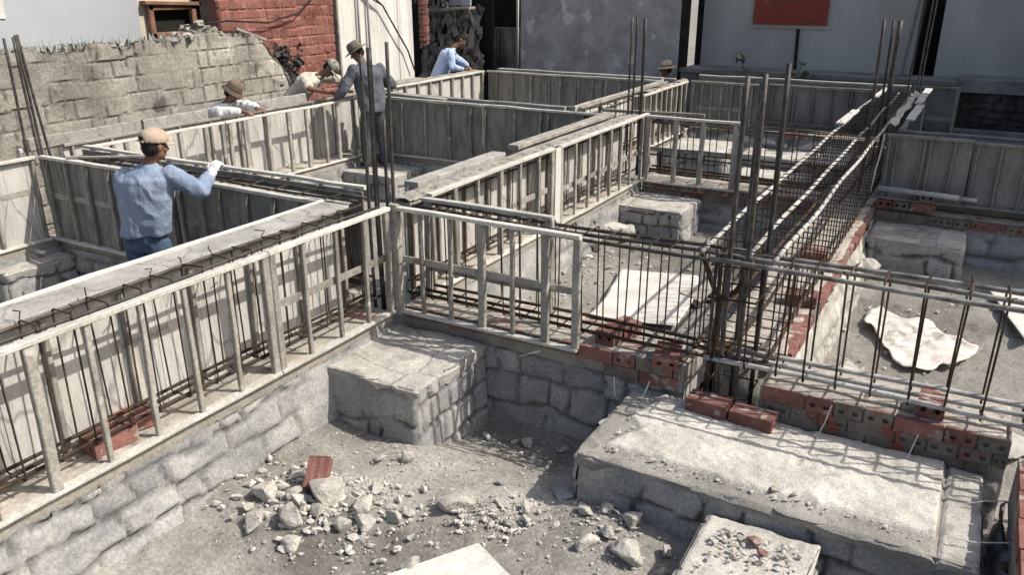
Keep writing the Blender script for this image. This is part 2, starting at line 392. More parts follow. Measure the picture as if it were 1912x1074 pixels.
# ------------------------------------------------------------------ rocks and gravel
import bmesh
def rock_shape(r, seed, sub=2, flat=.75, cuts=6):
    # broken angular lump: hull of a few points, faces subdivided and roughened
    rr = random.Random(seed); bm = bmesh.new()
    for _ in range(9 if sub < 1 else 13):
        v = Vector((rr.gauss(0, 1), rr.gauss(0, 1), rr.gauss(0, 1))).normalized() * rr.uniform(.72, 1.12); bm.verts.new(v)
    g = bmesh.ops.convex_hull(bm, input=bm.verts)
    bmesh.ops.delete(bm, geom=[e for e in set(g['geom_interior'] + g['geom_unused']) if isinstance(e, bmesh.types.BMVert)], context='VERTS')
    if sub >= 2:
        bmesh.ops.bevel(bm, geom=bm.edges[:] + bm.verts[:], offset=.07, segments=1, affect='EDGES')
        bmesh.ops.triangulate(bm, faces=bm.faces[:])
        bmesh.ops.subdivide_edges(bm, edges=[e for e in bm.edges if e.calc_length() > .25], cuts=sub, use_grid_fill=True)
    bmesh.ops.triangulate(bm, faces=bm.faces[:]); bm.verts.index_update()
    co = np.array([v.co[:] for v in bm.verts])
    if sub >= 2: co = co * (1 + .10 * fbm(co[:, 0] * 3 + seed, co[:, 1] * 3, co[:, 2] * 3, seed=seed % 97, octv=4))[:, None]
    co = co * np.array([rr.uniform(.9, 1.3), rr.uniform(.65, 1.0), flat]) * r
    a = rr.uniform(0, 6.28); ca, sa = math.cos(a), math.sin(a)
    co = np.stack([co[:, 0] * ca - co[:, 1] * sa, co[:, 0] * sa + co[:, 1] * ca, co[:, 2]], -1)
    fs = [tuple(v.index for v in f.verts) for f in bm.faces]; bm.free()
    return co, fs

def rock(x, y, r, label, seed, material='rock', group=None, flat=.75, z=None, name='rock', sub=3):
    if material == 'rock' and y < 5: r *= 1.2
    co, fs = rock_shape(r, seed, sub, flat)
    z = (G(x, y) + .02) if z is None else z
    co = co + np.array([x, y, z + r * flat * (.18 if material == 'rock' else .4)])
    m = MB(); m.add(co, fs); o = m.build(name, material)
    tag(o, label, 'rock', group); return o

big = [
 (-3.01, 3.05, .125, 'largest pale broken rock in the rubble heap, just below the broken red hollow brick'),
 (-3.04, 2.79, .095, 'long pale rock fragment at the lower edge of the rubble heap'),
 (-2.77, 3.10, .085, 'pale rock at the right end of the rubble heap, beside the largest one'),
 (-2.33, 3.44, .14, 'big grey brown rock with a dark hollow underside, alone mid pit floor'),
 (-1.25, 3.52, .10, 'pale flat-topped rock left of the small rubble block'),
 (-1.34, 3.78, .075, 'round pale rock at the foot of the long stone footing'),
 (-1.49, 3.46, .07, 'pale rock on the dirt left of the flat-topped rock near the small block'),
 (-3.34, 2.87, .08, 'pale rock at the left end of the rubble heap'),
 (-3.22, 2.66, .085, 'pale jagged rock lowest on the left side of the rubble heap'),
]
for i, (x, y, r, lb) in enumerate(big): rock(x, y, r, lb, 100 + i * 7, 'rock')
rock(-1.84, 3.90, .10, 'thin dark stone flake lying at the left foot of the long stone footing', 301, 'stone', flat=.22)
rock(-2.24, 3.80, .055, 'small dark flat stone lying alone on the pit floor behind the big rock', 302, 'stone', flat=.3)
small = [(-3.18, 2.95), (-2.77, 2.9), (-2.9, 2.99), (-3.44, 2.88), (-2.99, 3.23), (-2.86, 3.3), (-3.12, 3.1), (-1.72, 3.55), (-2.27, 2.86), (-2.92, 2.64), (-1.52, 3.81),
         (-1.95, 3.62), (-1.97, 3.43), (-2.05, 3.36), (-2.8, 4.53), (-2.64, 4.44), (-2.2, 4.66), (-1.93, 4.62), (-2.59, 4.58), (-2.5, 4.62), (-3.04, 3.6), (-2.9, 3.7),
         (-1.62, 3.72), (-1.42, 3.6), (-1.1, 3.65), (-1.05, 3.5), (-3.3, 3.1), (-3.36, 2.75), (-2.6, 3.15), (-2.68, 2.98), (-3.1, 2.9), (-2.95, 2.9), (-2.1, 3.55), (-1.9, 3.5)] + [(RND.gauss(-3.06, .2), RND.gauss(2.92, .13)) for _ in range(4)]
for i, (x, y) in enumerate(small):
    rock(x, y, RND.uniform(.025, .065), 'small pale broken stone lying loose on the dirt floor of the front pit', 400 + i * 3, 'rock', 'small loose stones in the front pit', sub=2)
for i, (x, y, r) in enumerate(((-3.6, 8.75, .22), (-3.45, 9.0, .14), (-3.62, 8.4, .12))):
    rock(x, y, r, ['largest pale rubble stone at the left foot of the far footing', 'middle rubble stone touching the left side of the far footing', 'smallest rubble stone against the main beam wall before the far footing'][i], 600 + i * 5, 'cement', z=.28)
rock(-.72, 8.95, .14, 'pale stone at the foot of the right brick-edged wall beside the right footing', 650, 'cement', z=.3)
rock(-8.05, 3.75, .30, 'dark grey boulder at the left edge of the photo beside the left footing', 655, 'stone', z=.35)
rock(-1.55, 8.35, .07, 'pale stone with a dark underside on the dirt beside the brown plank', 660, 'rock')
rock(-2.07, 7.3, .12, 'white flat stone lying beside the foot of the white sheet', 661, 'cement', flat=.35)

gm = MB(); gt = []
def scatter(n, cx, cy, sx, sy, r0, r1):
    for _ in range(n):
        x = RND.gauss(cx, sx); y = RND.gauss(cy, sy)
        if not (-8 < x < .4 and 1.4 < y < 9.6): continue
        if x > -1.75 and x < .45 and 3.85 < y < 4.9: continue
        r = r0 + (r1 - r0) * RND.random() ** 3
        co, fs = SHAPES[RND.randrange(len(SHAPES))]
        gm.add(co * r + np.array([x, y, G(x, y) + r * .25 + .012]), fs)
SHAPES = [rock_shape(1, 900 + i, 0, .7, 4) for i in range(14)]
scatter(520, -3.05, 2.95, .34, .20, .006, .04)
scatter(120, -2.95, 3.28, .12, .10, .008, .03)
scatter(900, -2.4, 3.3, .8, .7, .003, .011)
scatter(260, -2.15, 3.42, .16, .10, .006, .024)
scatter(240, -1.6, 3.72, .22, .14, .006, .022)
scatter(260, -2.6, 3.75, .8, .5, .004, .014)
scatter(420, -2.4, 3.2, .9, .7, .004, .016)
scatter(320, -2.5, 4.45, .55, .14, .005, .026)
scatter(120, -3.1, 3.75, .25, .15, .005, .018)
scatter(160, -1.3, 3.5, .25, .2, .005, .022)
scatter(260, -2.6, 7.6, .9, 1.0, .008, .035)
scatter(160, -.2, 7.6, .4, .8, .008, .035)
scatter(160, -3.4, 7.6, .2, 1.0, .008, .05)
tag(gm.build('gravel', 'gravel'), kind='stuff')

# ------------------------------------------------------------------ bricks
def hollow_brick(mb, c, l, L, W, H, up=(0, 0, 1), flute=False):
    c = Vector(c); l = Vector(l).normalized(); up = Vector(up).normalized(); w = up.cross(l).normalized()
    def pt(a, b, e): return c + l * a + w * b + up * e
    hw, hh = W / 2, H / 2
    # long faces, lightly fluted
    prof = []
    k = 5
    for i in range(k + 1): prof.append((-hw + W * i / k, hh - (.004 if (flute and 0 < i < k and i % 2) else 0)))
    for i in range(1, 3): prof.append((hw, hh - H * i / 3))
    for i in range(k + 1): prof.append((hw - W * i / k, -hh))
    for i in range(1, 3): prof.append((-hw, -hh + H * i / 3))
    n = len(prof); vs = []
    for s in (-L / 2, L / 2): vs += [pt(s, b, e) for b, e in prof]
    mb.add(vs, [(j, (j + 1) % n, n + (j + 1) % n, n + j) for j in range(n)])
    for s in (-1, 1):
        for q in (-1, 1):
            cx = q * W / 4; a = s * L / 2
            rect = [(W / 4, 0), (W / 4, hh), (0, hh), (-W / 4, hh), (-W / 4, 0), (-W / 4, -hh), (0, -hh), (W / 4, -hh)]
            ro = min(W / 4, hh) * .47
            ring = [(ro * math.cos(math.pi / 4 * i), ro * math.sin(math.pi / 4 * i)) for i in range(8)]
            v = [pt(a, cx + x, y) for x, y in rect] + [pt(a, cx + x, y) for x, y in ring] + [pt(a - s * .09, cx + x * .95, y * .95) for x, y in ring]
            f = []
            for i in range(8):
                j = (i + 1) % 8
                f.append((i, j, 8 + j, 8 + i)); f.append((8 + i, 8 + j, 16 + j, 16 + i))
            f.append(tuple(range(16, 24))); mb.add(v, f)

def loose_brick(c, ang, label, cat='brick', L=.26, W=.17, H=.095, group=None, tilt=0.0, material='brick', flute=True):
    mb = MB(); l = Vector((math.cos(ang), math.sin(ang), tilt)); sd = Vector((-math.sin(ang), math.cos(ang), 0)); up = l.cross(sd).normalized()
    hollow_brick(mb, c, l, L, W, H, up, flute)
    return tag(mb.build('hollow_brick', material), label, cat, group)

# ------------------------------------------------------------------ foundation walls under the beams
def foundation(label, x0, x1, y0, y1, faces, seed, zs=.60, zt=.75, batter=.12, facemat='stone', brick='x', step=.03, course_face=True, z0=.02, topstep=.03, ch=.17, cl=.38, face_bricks=None):
    t = thing('foundation_wall', label, 'wall', ((x0 + x1) / 2, (y0 + y1) / 2, z0))
    mb = MB(); mb.t = []
    V = zs - z0
    for f in faces:
        if f == '+x': relief_face(mb, (x1, y0, z0), (0, 1, 0), (0, 0, 1), (1, 0, 0), y1 - y0, V, seed, step, .038, batter, ch, cl, .03, mortar=.5)
        if f == '-y': relief_face(mb, (x0, y0, z0), (1, 0, 0), (0, 0, 1), (0, -1, 0), x1 - x0, V, seed + 3, step, .034, batter, ch, cl, .03, mortar=.5)
        if f == '-x': relief_face(mb, (x0, y1, z0), (0, -1, 0), (0, 0, 1), (-1, 0, 0), y1 - y0, V, seed + 5, step, .05, batter, ch, cl, .03)
    mb.box((x0 + .03, y0 + .03, z0 - .1), (x1 - .03, y1 - .03, zs - .004)); fill_tone(mb)
    mb.build('stone_courses', facemat, t, True)
    mb = MB(); mb.t = []
    rough_top(mb, x0 + .004, x1 - .004, y0 + .004, y1 - .004, zt, seed + 7, topstep, .012, brick)
    mb.box((x0 + .006, y0 + .006, zs - .02), (x1 - .006, y1 - .006, zt - .014)); fill_tone(mb)
    mb.build('brick_bed', 'brick_top', t)
    if face_bricks:
        rr = random.Random(seed)
        for (ax, a0, a1, pos, zc, hb, kinds) in face_bricks:
            a = a0; i = 0
            while a < a1 - .05:
                k = kinds[i % len(kinds)]; i += 1
                Lk = .17 if k in 'hH' else .27
                if a + Lk > a1: Lk = a1 - a
                mid = a + Lk / 2; tgt = MB()
                jit = rr.uniform(-.004, .008)
                if ax == '-y':
                    if k in 'hH': hollow_brick(tgt, (mid, pos + .1 - jit, zc), (0, 1, 0), .22, Lk - .012, hb)
                    else: hollow_brick(tgt, (mid, pos + .075 - jit, zc), (1, 0, 0), Lk - .012, .17, hb)
                else:
                    if k in 'hH': hollow_brick(tgt, (pos - .1 + jit, mid, zc), (1, 0, 0), .22, Lk - .012, hb)
                    else: hollow_brick(tgt, (pos - .075 + jit, mid, zc), (0, 1, 0), Lk - .012, .17, hb)
                a += Lk
                tgt.build('brick', 'brick' if k in 'HS' else 'brick_grey', t)
    return t

foundation('grey stone foundation wall under the front left open formwork, beside the dirt pit', -4.28, -3.77, -.6, 4.74, ['+x'], 41, zs=.66, batter=.17, brick='y', step=.021, ch=.16, cl=.46, topstep=.022)
foundation('stone foundation wall behind the front square footing, below the middle open frame and red bricks', -3.76, -1.42, 4.84, 5.32, ['-y'], 42, zs=.59, zt=.772, batter=.03, step=.021, ch=.21, cl=.5, topstep=.02,
           face_bricks=[('-y', -2.2, -1.44, 4.83, .722, .088, 'SHshSH'), ('-y', -2.0, -1.44, 4.835, .63, .085, 'sSs'), ('-y', -3.70, -2.2, 4.835, .722, .088, 'ssss')])
foundation('brick topped foundation wall behind the long concrete footing at right', -.92, .49, 4.84, 5.32, ['-y'], 43, zs=.50, zt=.772, batter=.02, step=.025, topstep=.02,
           face_bricks=[('-y', -.90, .49, 4.83, .722, .088, 'SHhhSHhs'), ('-y', -.88, .49, 4.835, .632, .085, 'hhhshh'), ('-y', -.8, .4, 4.84, .545, .085, 'sss')])
foundation('stone foundation wall under the main beam, ending at the far square footing', -4.1, -3.72, 5.33, 10.05, ['+x'], 44, zs=.66, batter=.12, brick='y', step=.04, topstep=.04)
foundation('stone foundation wall under the farthest stretch of the main beam', -4.82, -4.42, 10.25, 14.2, ['+x'], 45, zs=.66, batter=.1, brick='y', step=.05, topstep=.06)
foundation('stone foundation wall below the dark battened formwork on the left, behind the blue shirt', -7.97, -4.3, 4.66, 5.12, ['-y'], 46, zs=.66, batter=.08, step=.04, topstep=.05, ch=.2)
foundation('stone foundation wall below the dark battened formwork in the middle, behind the standing worker', -7.9, -4.2, 9.78, 10.2, ['-y'], 47, zs=.66, batter=.08, step=.05, topstep=.05)
foundation('brick and stone foundation wall behind the far square footing, under the small open frame', -3.70, -1.45, 9.98, 10.4, ['-y'], 48, zs=.52, zt=.76, batter=.02, step=.04, topstep=.03,
           face_bricks=[('-y', -3.68, -1.47, 9.97, .705, .09, 'hHhhH'), ('-y', -3.68, -1.47, 9.975, .60, .09, 'ssSss')])
foundation('brick topped foundation wall behind the right square footing, under the dark sheet formwork', -.86, 3.0, 9.98, 10.35, ['-y'], 49, zs=.60, zt=.72, batter=.02, step=.04, topstep=.05, ch=.2, cl=.5,
           face_bricks=[('-y', -.84, -.2, 9.97, .80, .10, 'HhSS'), ('-y', -.2, 3.0, 9.965, .67, .09, 'hhHHhHS'), ('-y', -.84, -.2, 9.975, .67, .09, 'ssh')])
foundation('stone foundation wall along the left boundary under the long left formwork', -8.42, -7.98, -.5, 14.2, ['+x'], 50, zs=.66, batter=.1, brick='y', step=.06, topstep=.08)
foundation('stone foundation wall under the farthest cross beam, left part', -7.95, -4.84, 13.8, 14.2, ['-y'], 51, zs=.66, batter=.1, step=.08, topstep=.08)
foundation('stepped stone foundation wall under the farthest cross beam, right part', -4.4, -.3, 14.1, 14.7, ['-y'], 52, zs=.72, zt=.80, batter=.35, step=.04, topstep=.06, ch=.2, cl=.5)
foundation('foundation wall with a red brick edge under the long steel cage at right', -1.40, -.86, 5.40, 14.0, ['+x', '-x'], 53, facemat='cement', zs=.62, zt=.765, batter=.16, brick='y', step=.035, topstep=.022,
           face_bricks=[('+x', 5.42, 13.9, -.85, .715, .09, 'SSSsSS')])
foundation('red brick topped foundation wall at the right edge of the photo', .52, 1.0, -.5, 4.75, ['-x'], 54, zs=.45, zt=.74, batter=.05, brick='y', step=.03, topstep=.02)
mb = MB()
for i in range(19):
    y = -.3 + i * .265
    hollow_brick(mb, (.60 + RND.uniform(-.006, .006), y, .715), (0, 1, 0), .252, .17, .09)
tag(mb.build('brick_edging', 'brick'), 'row of red bricks along the top of the wall at the right edge', 'brick edging')
mb = MB(); mb.t = []; rough_top(mb, -.86, 6, 10.36, 15.1, .80, 77, .07, .02); mb.box((-.855, 10.37, .1), (6, 15.1, .775)); fill_tone(mb)
tag(mb.build('pavement', 'slab'), kind='structure')

# ------------------------------------------------------------------ stone footings
def footing(label, x0, x1, y0, y1, z, seed, faces=('+x', '-y'), topmat='cement', tops=.015, amp=.03, z0=.05, batter=.03, cl=.34, ch=.2, facemat='stone', lip=0.0, extra=None):
    t = thing('stone_footing', label, 'footing', ((x0 + x1) / 2, (y0 + y1) / 2, z0))
    mb = MB(); mb.t = []
    V = z - z0
    tonek = 1.0
    if '+x' in faces: relief_face(mb, (x1, y0, z0), (0, 1, 0), (0, 0, 1), (1, 0, 0), y1 - y0, V, seed, .02, .032, batter, ch, cl, .02, tonek, mortar=.5)
    if '-y' in faces: relief_face(mb, (x0, y0, z0), (1, 0, 0), (0, 0, 1), (0, -1, 0), x1 - x0, V, seed + 3, .02, .036, batter, ch, cl, .02, tonek, mortar=.34)
    if '-x' in faces: relief_face(mb, (x0, y1, z0), (0, -1, 0), (0, 0, 1), (-1, 0, 0), y1 - y0, V, seed + 5, .02, .035, batter, ch, cl, .02, tonek)
    mb.box((x0 + .03, y0 + .03, z0 - .1), (x1 - .03, y1 - .03, z - .05)); fill_tone(mb)
    mb.build('stone_sides', facemat, t, True)
    # cement cap, slumped over the rim
    mb = MB(); mb.t = []
    nx = int((x1 - x0 + .03) / tops); ny = int((y1 - y0 + .03) / tops)
    xx, yy = np.meshgrid(np.linspace(x0 - .018, x1 + .018, nx), np.linspace(y0 - .018, y1 + .018, ny))
    e = np.minimum(np.minimum(xx - x0, x1 - xx), np.minimum(yy - y0, y1 - yy)) + .018
    wob = .02 * fbm(xx * 5, yy * 5, seed=seed + 50, octv=3)
    zz = z + .6 * amp * fbm(xx * 3, yy * 3, seed=seed + 51, octv=5, gain=.55) + .006 * fbm(xx * 28, yy * 28, seed=seed + 52, octv=2)
    zz = zz - np.clip(.02 - e + 1.1 * wob, 0, .1) * .8 * (1 - lip)
    P = np.stack([xx, yy, zz], -1)
    tt = 1 + .16 * fbm(xx * 2.6, yy * 2.6, seed=seed + 54, octv=4)
    if extra: P, tt = extra(P, tt, e)
    grid_mb(mb, P, tt)
    ring = [P[0, i] for i in range(nx)] + [P[j, -1] for j in range(1, ny)] + [P[-1, i] for i in range(nx - 2, -1, -1)] + [P[j, 0] for j in range(ny - 2, 0, -1)]
    rt = [tt[0, i] for i in range(nx)] + [tt[j, -1] for j in range(1, ny)] + [tt[-1, i] for i in range(nx - 2, -1, -1)] + [tt[j, 0] for j in range(ny - 2, 0, -1)]
    ring = np.array(ring); cxy = np.array([(x0 + x1) / 2, (y0 + y1) / 2]); low = ring.copy()
    d = cxy - low[:, :2]; d /= np.linalg.norm(d, axis=1)[:, None]; low[:, :2] += d * .012
    low[:, 2] -= .028 + .06 * np.clip(fbm(ring[:, 0] * 6, ring[:, 1] * 6, seed=seed + 53, octv=2) + .3, 0, 1)
    grid_mb(mb, np.stack([np.vstack([low, low[:1]]), np.vstack([ring, ring[:1]])]), np.stack([rt + rt[:1]] * 2))
    mb.build('cement_cap', topmat, t, True)
    return t

footing('square stone footing with a cement top in the front corner, against the two open frames', -3.76, -2.97, 3.92, 4.80, .615, 61, amp=.035, z0=-.05)
def long_cap(P, tt, e):
    x, y, z = P[..., 0], P[..., 1], P[..., 2]
    d = np.minimum(x + 1.75 + .12 * fbm(y * 4, x * 0, seed=5, octv=2), y - 3.86 + .06 * fbm(x * 3, y, seed=6, octv=3)) - .13
    k = np.clip(d / .05, 0, 1); inner = k * (x < .18)
    z = z + .025 * inner + inner * .009 * fbm(x * 14, y * 14, seed=7, octv=4)
    groove = np.clip(1 - np.abs(x - .2) / .016, 0, 1); z = z - .03 * groove
    tt = tt * (.60 + .50 * inner + .28 * (x > .2)) * (1 - .4 * groove)
    return np.stack([x, y, z], -1), tt
footing('long concrete capped footing at lower right, with bricks resting on its back edge', -1.75, .37, 3.88, 4.80, .535, 62, faces=('+x', '-y', '-x'), topmat='pale_cement', tops=.013, amp=.012, z0=.0, cl=.5, extra=long_cap)
footing('small rubble covered concrete block at the bottom, in front of the long footing', -.90, -.34, 3.2, 3.82, .43, 63, faces=('+x', '-y', '-x'), topmat='pale_cement', tops=.012, amp=.04, z0=0)
footing('far square stone footing in the corner of the main beam and the small open frame', -3.71, -2.88, 9.17, 9.96, .60, 64, tops=.02, amp=.02, z0=.1, ch=.18)
footing('square stone footing right of the long steel cage, against the dark wall', -.80, .11, 9.22, 9.96, .60, 65, tops=.02, amp=.03, z0=.1, batter=.02, ch=.2, cl=.5)
footing('stone footing at the left edge, below the corner of the left formwork', -8.7, -7.77, 3.95, 4.64, .60, 66, tops=.025, amp=.03, z0=.1, ch=.2, batter=.05)
footing('stone footing the standing grey-shirted worker stands on', -7.95, -7.08, 9.0, 9.76, .60, 67, tops=.03, amp=.03, z0=.1)
footing('sunlit white plastered footing far back behind the small open frame', -4.35, -3.35, 12.55, 13.6, .68, 68, topmat='pale_cement', tops=.04, amp=.02, z0=.1)
footing('sunlit white block footing beside the far end of the long steel cage', -1.98, -1.50, 12.4, 13.3, .70, 69, topmat='pale_cement', tops=.04, amp=.02, z0=.1)
def step_block(label, x0, x1, y0, y1, z, seed):
    footing(label, x0, x1, y0, y1, z, seed, faces=('-y',), topmat='pale_cement', tops=.03, amp=.02, z0=.1)
step_block('upper stone step before the farthest right foundation wall', -3.2, -2.05, 13.05, 13.7, .60, 71)
step_block('lower stone step before the farthest right foundation wall', -3.1, -1.6, 12.2, 12.9, .42, 72)
# slabs and sheets lying on the dirt
mb = MB(); mb.prism([(-2.03, 3.19), (-1.70, 3.02), (-1.95, 2.58), (-2.32, 2.72)], .215, .235)
tag(mb.build('flat_board', 'white_board'), 'pale square flat board lying on the dirt at the bottom edge of the photo', 'board')
# ------------------------------------------------------------------ formwork
def form(label, axis, pos, a0, a1, side, studs, thick=(), board=None, z0=BOT, z1=TOP, mid=(), wood='wood', boardmat='board', bw=.32,
         group=None, rail=True, bottom=True, boarddepth=.055, studw=.031, midbreaks=0.0, ends=True):
    def pt(a, d, z):
        return (pos - side * d, a, z) if axis == 'y' else (a, pos - side * d, z)
    nrm = (side, 0, 0) if axis == 'y' else (0, side, 0)
    t = thing('formwork_panel', label, 'formwork', pt((a0 + a1) / 2, 0, z0), group)
    seg = max(2, int((a1 - a0) / .35))
    if rail:
        mb = MB(); mb.bar(pt(a0, .028, z1 - .017), pt(a1, .028, z1 - .017), .052, .03, (0, 0, 1), seg, .005); mb.build('top_rail', 'wood_rail' if wood == 'wood' else wood, t)
    if bottom:
        mb = MB(); mb.bar(pt(a0, .024, z0 + .014), pt(a1, .024, z0 + .014), .06, .024, (0, 0, 1), seg, .004); mb.build('bottom_rail', 'wood_rail' if wood == 'wood' else wood, t)
    for s in studs:
        w = .056 if s in thick else studw
        mb = MB(); j = RND.uniform(-.012, .012)
        mb.bar(pt(s, .030 + RND.uniform(-.003, .003), z0 + .026), pt(s + j, .030, z1 - .032), w, .03 if w < .05 else .042, nrm, 4, .004)
        mb.build('stud', wood, t)
    for z in mid:
        a = a0 + .03
        while a < a1 - .05:
            b = min(a1 - .03, a + RND.uniform(.9, 1.4))
            if RND.random() > midbreaks:
                mb = MB(); mb.bar(pt(a, .058, z + RND.uniform(-.012, .012)), pt(b, .058, z + RND.uniform(-.012, .012)), .016, .055, (0, 0, 1), 3, .003); mb.build('mid_rail', wood, t)
            a = b + .004
    if board:
        mb = MB(); a = a0 + .004
        while a < a1 - .02:
            b = min(a1, a + bw * RND.uniform(.7, 1.25)); d = boarddepth + RND.uniform(0, .006)
            p = pt(a, d, z0 + RND.uniform(.0, .012)); q = pt(b - .004, d + .018, z1 - .036 - RND.uniform(0, .012))
            mb.box(tuple(min(x, y) for x, y in zip(p, q)), tuple(max(x, y) for x, y in zip(p, q))); a = b
        mb.build('sheathing', boardmat, t)
    return t

def steps(a, b, n): return [a + (b - a) * i / n for i in range(n + 1)]

# front main beam: open near side, pale sheathing behind
form('nearest open wooden formwork frame at lower left, above the stone wall', 'y', -3.74, .35, 3.48, 1, [.45, .75, 1.05, 1.35, 1.62, 1.92, 2.23, 2.54, 2.85, 3.16, 3.46], thick=(.45, 1.92, 3.46), mid=(1.2,), midbreaks=.45)
form('open wooden formwork frame between the nearest frame and the front corner post', 'y', -3.74, 3.49, 4.73, 1, [3.52, 3.80, 4.12, 4.43, 4.71], thick=(3.52, 4.71), mid=(1.2,), midbreaks=.4)
form('pale sheathing panel seen through the nearest open frames at lower left', 'y', -4.07, .2, 4.55, -1, steps(.3, 4.5, 9), board=True, boardmat='board', wood='wood_old', bw=.42, boarddepth=-.012)
mb = MB(); mb.bar((-4.165, .0, 1.577), (-4.165, 2.35, 1.577), .25, .045, seg=8, jit=.003); mb.bar((-4.165, 2.354, 1.575), (-4.165, 4.60, 1.58), .25, .045, seg=8, jit=.003)
t = thing('plank_walkway', 'wide grey plank run on top of the front main beam, before the blue shirt', 'plank', (-4.165, 2.3, 1.55)); mb.build('planks', 'plank', t)
mb = MB(); mb.bar((-4.305, .0, 1.585), (-4.305, 4.62, 1.59), .028, .05, seg=14, jit=.004); mb.build('edge_strip', 'white_board', t)
# second stretch
form('open wooden formwork frame of the main beam just behind the front corner', 'y', -3.70, 5.22, 7.42, 1, [5.26, 5.6, 5.97, 6.35, 6.74, 7.11, 7.40], thick=(5.6, 6.35, 7.40), mid=(1.15,), midbreaks=.6, studw=.036)
form('open wooden formwork frame of the main beam reaching the middle crossing', 'y', -3.69, 7.56, 10.12, 1, [7.60, 7.96, 8.30, 8.61, 8.93, 9.26, 9.57, 9.93, 10.09], thick=(7.60, 10.09), mid=(1.10,), midbreaks=.3, studw=.036)
mb = MB(); mb.box((-3.72, 7.43, .74), (-3.695, 7.555, 1.585)); mb.build
tag(mb.build('upright_board', 'white_board'), 'narrow pale upright board closing the gap between two frames of the main beam', 'board')
form('pale sheathing panel on the far side of the second stretch of the main beam', 'y', -3.935, 5.15, 9.75, -1, steps(5.2, 9.7, 11), board=True, wood='wood_old', bw=.40, boarddepth=-.012)
mb = MB(); mb.bar((-4.035, 5.40, 1.60), (-4.035, 6.85, 1.60), .15, .05, seg=5, jit=.002); mb.build
tag(mb.build('plank', 'plank'), 'grey plank on top of the main beam beyond the dark starter bars, nearer of two', 'plank')
mb = MB(); mb.bar((-4.06, 7.18, 1.61), (-4.06, 9.70, 1.61), .12, .05, seg=7, jit=.003)
tag(mb.build('plank', 'wood'), 'long pale plank on top of the main beam ending at the middle crossing', 'plank')
def fill_strip(label, x0, x1, y0, y1, z, seed, st=.022):
    mb = MB(); mb.t = []
    nx = int((x1 - x0) / st) + 2; ny = int((y1 - y0) / st) + 2
    xx, yy = np.meshgrid(np.linspace(x0, x1, nx), np.linspace(y0, y1, ny))
    k = yy / .16 + .6 * fbm(xx * 5, yy * 2, seed=seed, octv=2); fr = k - np.floor(k); id_ = _hash(np.floor(k).astype(np.int64), np.zeros_like(k, np.int64), np.zeros_like(k, np.int64), seed)
    e = np.minimum(np.minimum(fr, 1 - fr) * .16, np.minimum(xx - x0, x1 - xx) * .6)
    zz = z + .02 * np.clip(e / .02, 0, 1) + .012 * (id_ - .5) + .012 * fbm(xx * 9, yy * 9, seed=seed + 2, octv=4) - .03
    grid_mb(mb, np.stack([xx, yy, zz], -1), .8 + .25 * id_); mb.box((x0 + .01, y0 + .01, z - .075), (x1 - .01, y1 - .01, z - .045)); fill_tone(mb)
    tag(mb.build('fresh_concrete', 'fill'), label, 'concrete')
fill_strip('lumpy grey concrete filling the top of the main beam between its frame and the planks', -3.95, -3.755, 5.0, 10.0, 1.605, 5)
fill_strip('lumpy dark concrete crust at the far end of the main beam near the straw hat', -4.62, -4.47, 12.2, 14.1, 1.60, 9, .04)
# third stretch
form('far wooden formwork frame of the main beam beyond the middle crossing', 'y', -4.38, 11.75, 13.82, 1, steps(11.8, 13.78, 8), thick=(13.78,), board=None, studw=.05)
form('pale sheathing panel behind the far frame of the main beam', 'y', -4.72, 10.15, 13.6, -1, steps(10.3, 13.5, 6), board=True, boardmat='white_board', wood='wood_old', boarddepth=-.012)
mb = MB(); mb.bar((-4.76, 10.08, 1.56), (-4.76, 13.58, 1.56), .05, .11, seg=8, jit=.003)
tag(mb.build('plank', 'plank'), 'long grey plank on edge along the far main beam, behind the slim rods', 'plank')
# near cross beam, left part (in shade)
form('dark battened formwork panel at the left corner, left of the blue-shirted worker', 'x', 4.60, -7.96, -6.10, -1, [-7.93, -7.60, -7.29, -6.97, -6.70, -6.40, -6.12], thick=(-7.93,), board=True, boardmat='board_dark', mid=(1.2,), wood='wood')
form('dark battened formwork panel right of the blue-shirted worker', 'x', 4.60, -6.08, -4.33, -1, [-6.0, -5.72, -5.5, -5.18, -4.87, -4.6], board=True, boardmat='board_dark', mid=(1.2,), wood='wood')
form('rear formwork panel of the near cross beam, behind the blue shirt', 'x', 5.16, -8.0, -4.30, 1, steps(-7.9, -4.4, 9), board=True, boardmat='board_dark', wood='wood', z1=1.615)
t = thing('cross_strip', 'pale wooden strip laid diagonally across the near cross beam at left', 'strip', (-7.3, 4.9, 1.61)); mb = MB(); mb.bar((-7.55, 4.64, 1.615), (-6.75, 5.13, 1.625), .04, .02, seg=3, jit=.003); mb.build('strip', 'wood', t)
mb = MB(); mb.bar((-6.2, 4.86, 1.50), (-4.35, 4.86, 1.50), .30, .03, seg=6, jit=.004)
tag(mb.build('plank', 'plank'), 'grey plank sunk inside the near cross beam, right of the blue shirt', 'plank')
mb = MB(); mb.bar((-7.4, 4.95, 1.50), (-6.5, 4.95, 1.50), .28, .03, seg=4, jit=.004)
tag(mb.build('plank', 'plank'), 'short grey plank sunk inside the near cross beam, left of the tan cap', 'plank')
# near cross beam, right part: bare open frame
form('middle open wooden frame facing the front pit, right of the front corner post', 'x', 4.75, -3.76, -2.18, -1, [-3.73, -3.50, -3.25, -2.97, -2.71, -2.44, -2.20], thick=(-3.73, -2.97, -2.44, -2.20), mid=(1.17,))
form('short raised wooden frame behind the middle open frame', 'x', 5.07, -3.66, -2.52, 1, [-3.63, -2.55], thick=(-3.63, -2.55), mid=(1.05,), z0=.79, z1=1.62, bottom=False)
mb = MB(); mb.bar((-3.735, 4.765, .72), (-3.735, 4.765, 1.615), .075, .05, (0, -1, 0), 5, .004)
tag(mb.build('corner_post', 'wood'), 'weathered wooden post at the front corner where the two open frames meet', 'post')
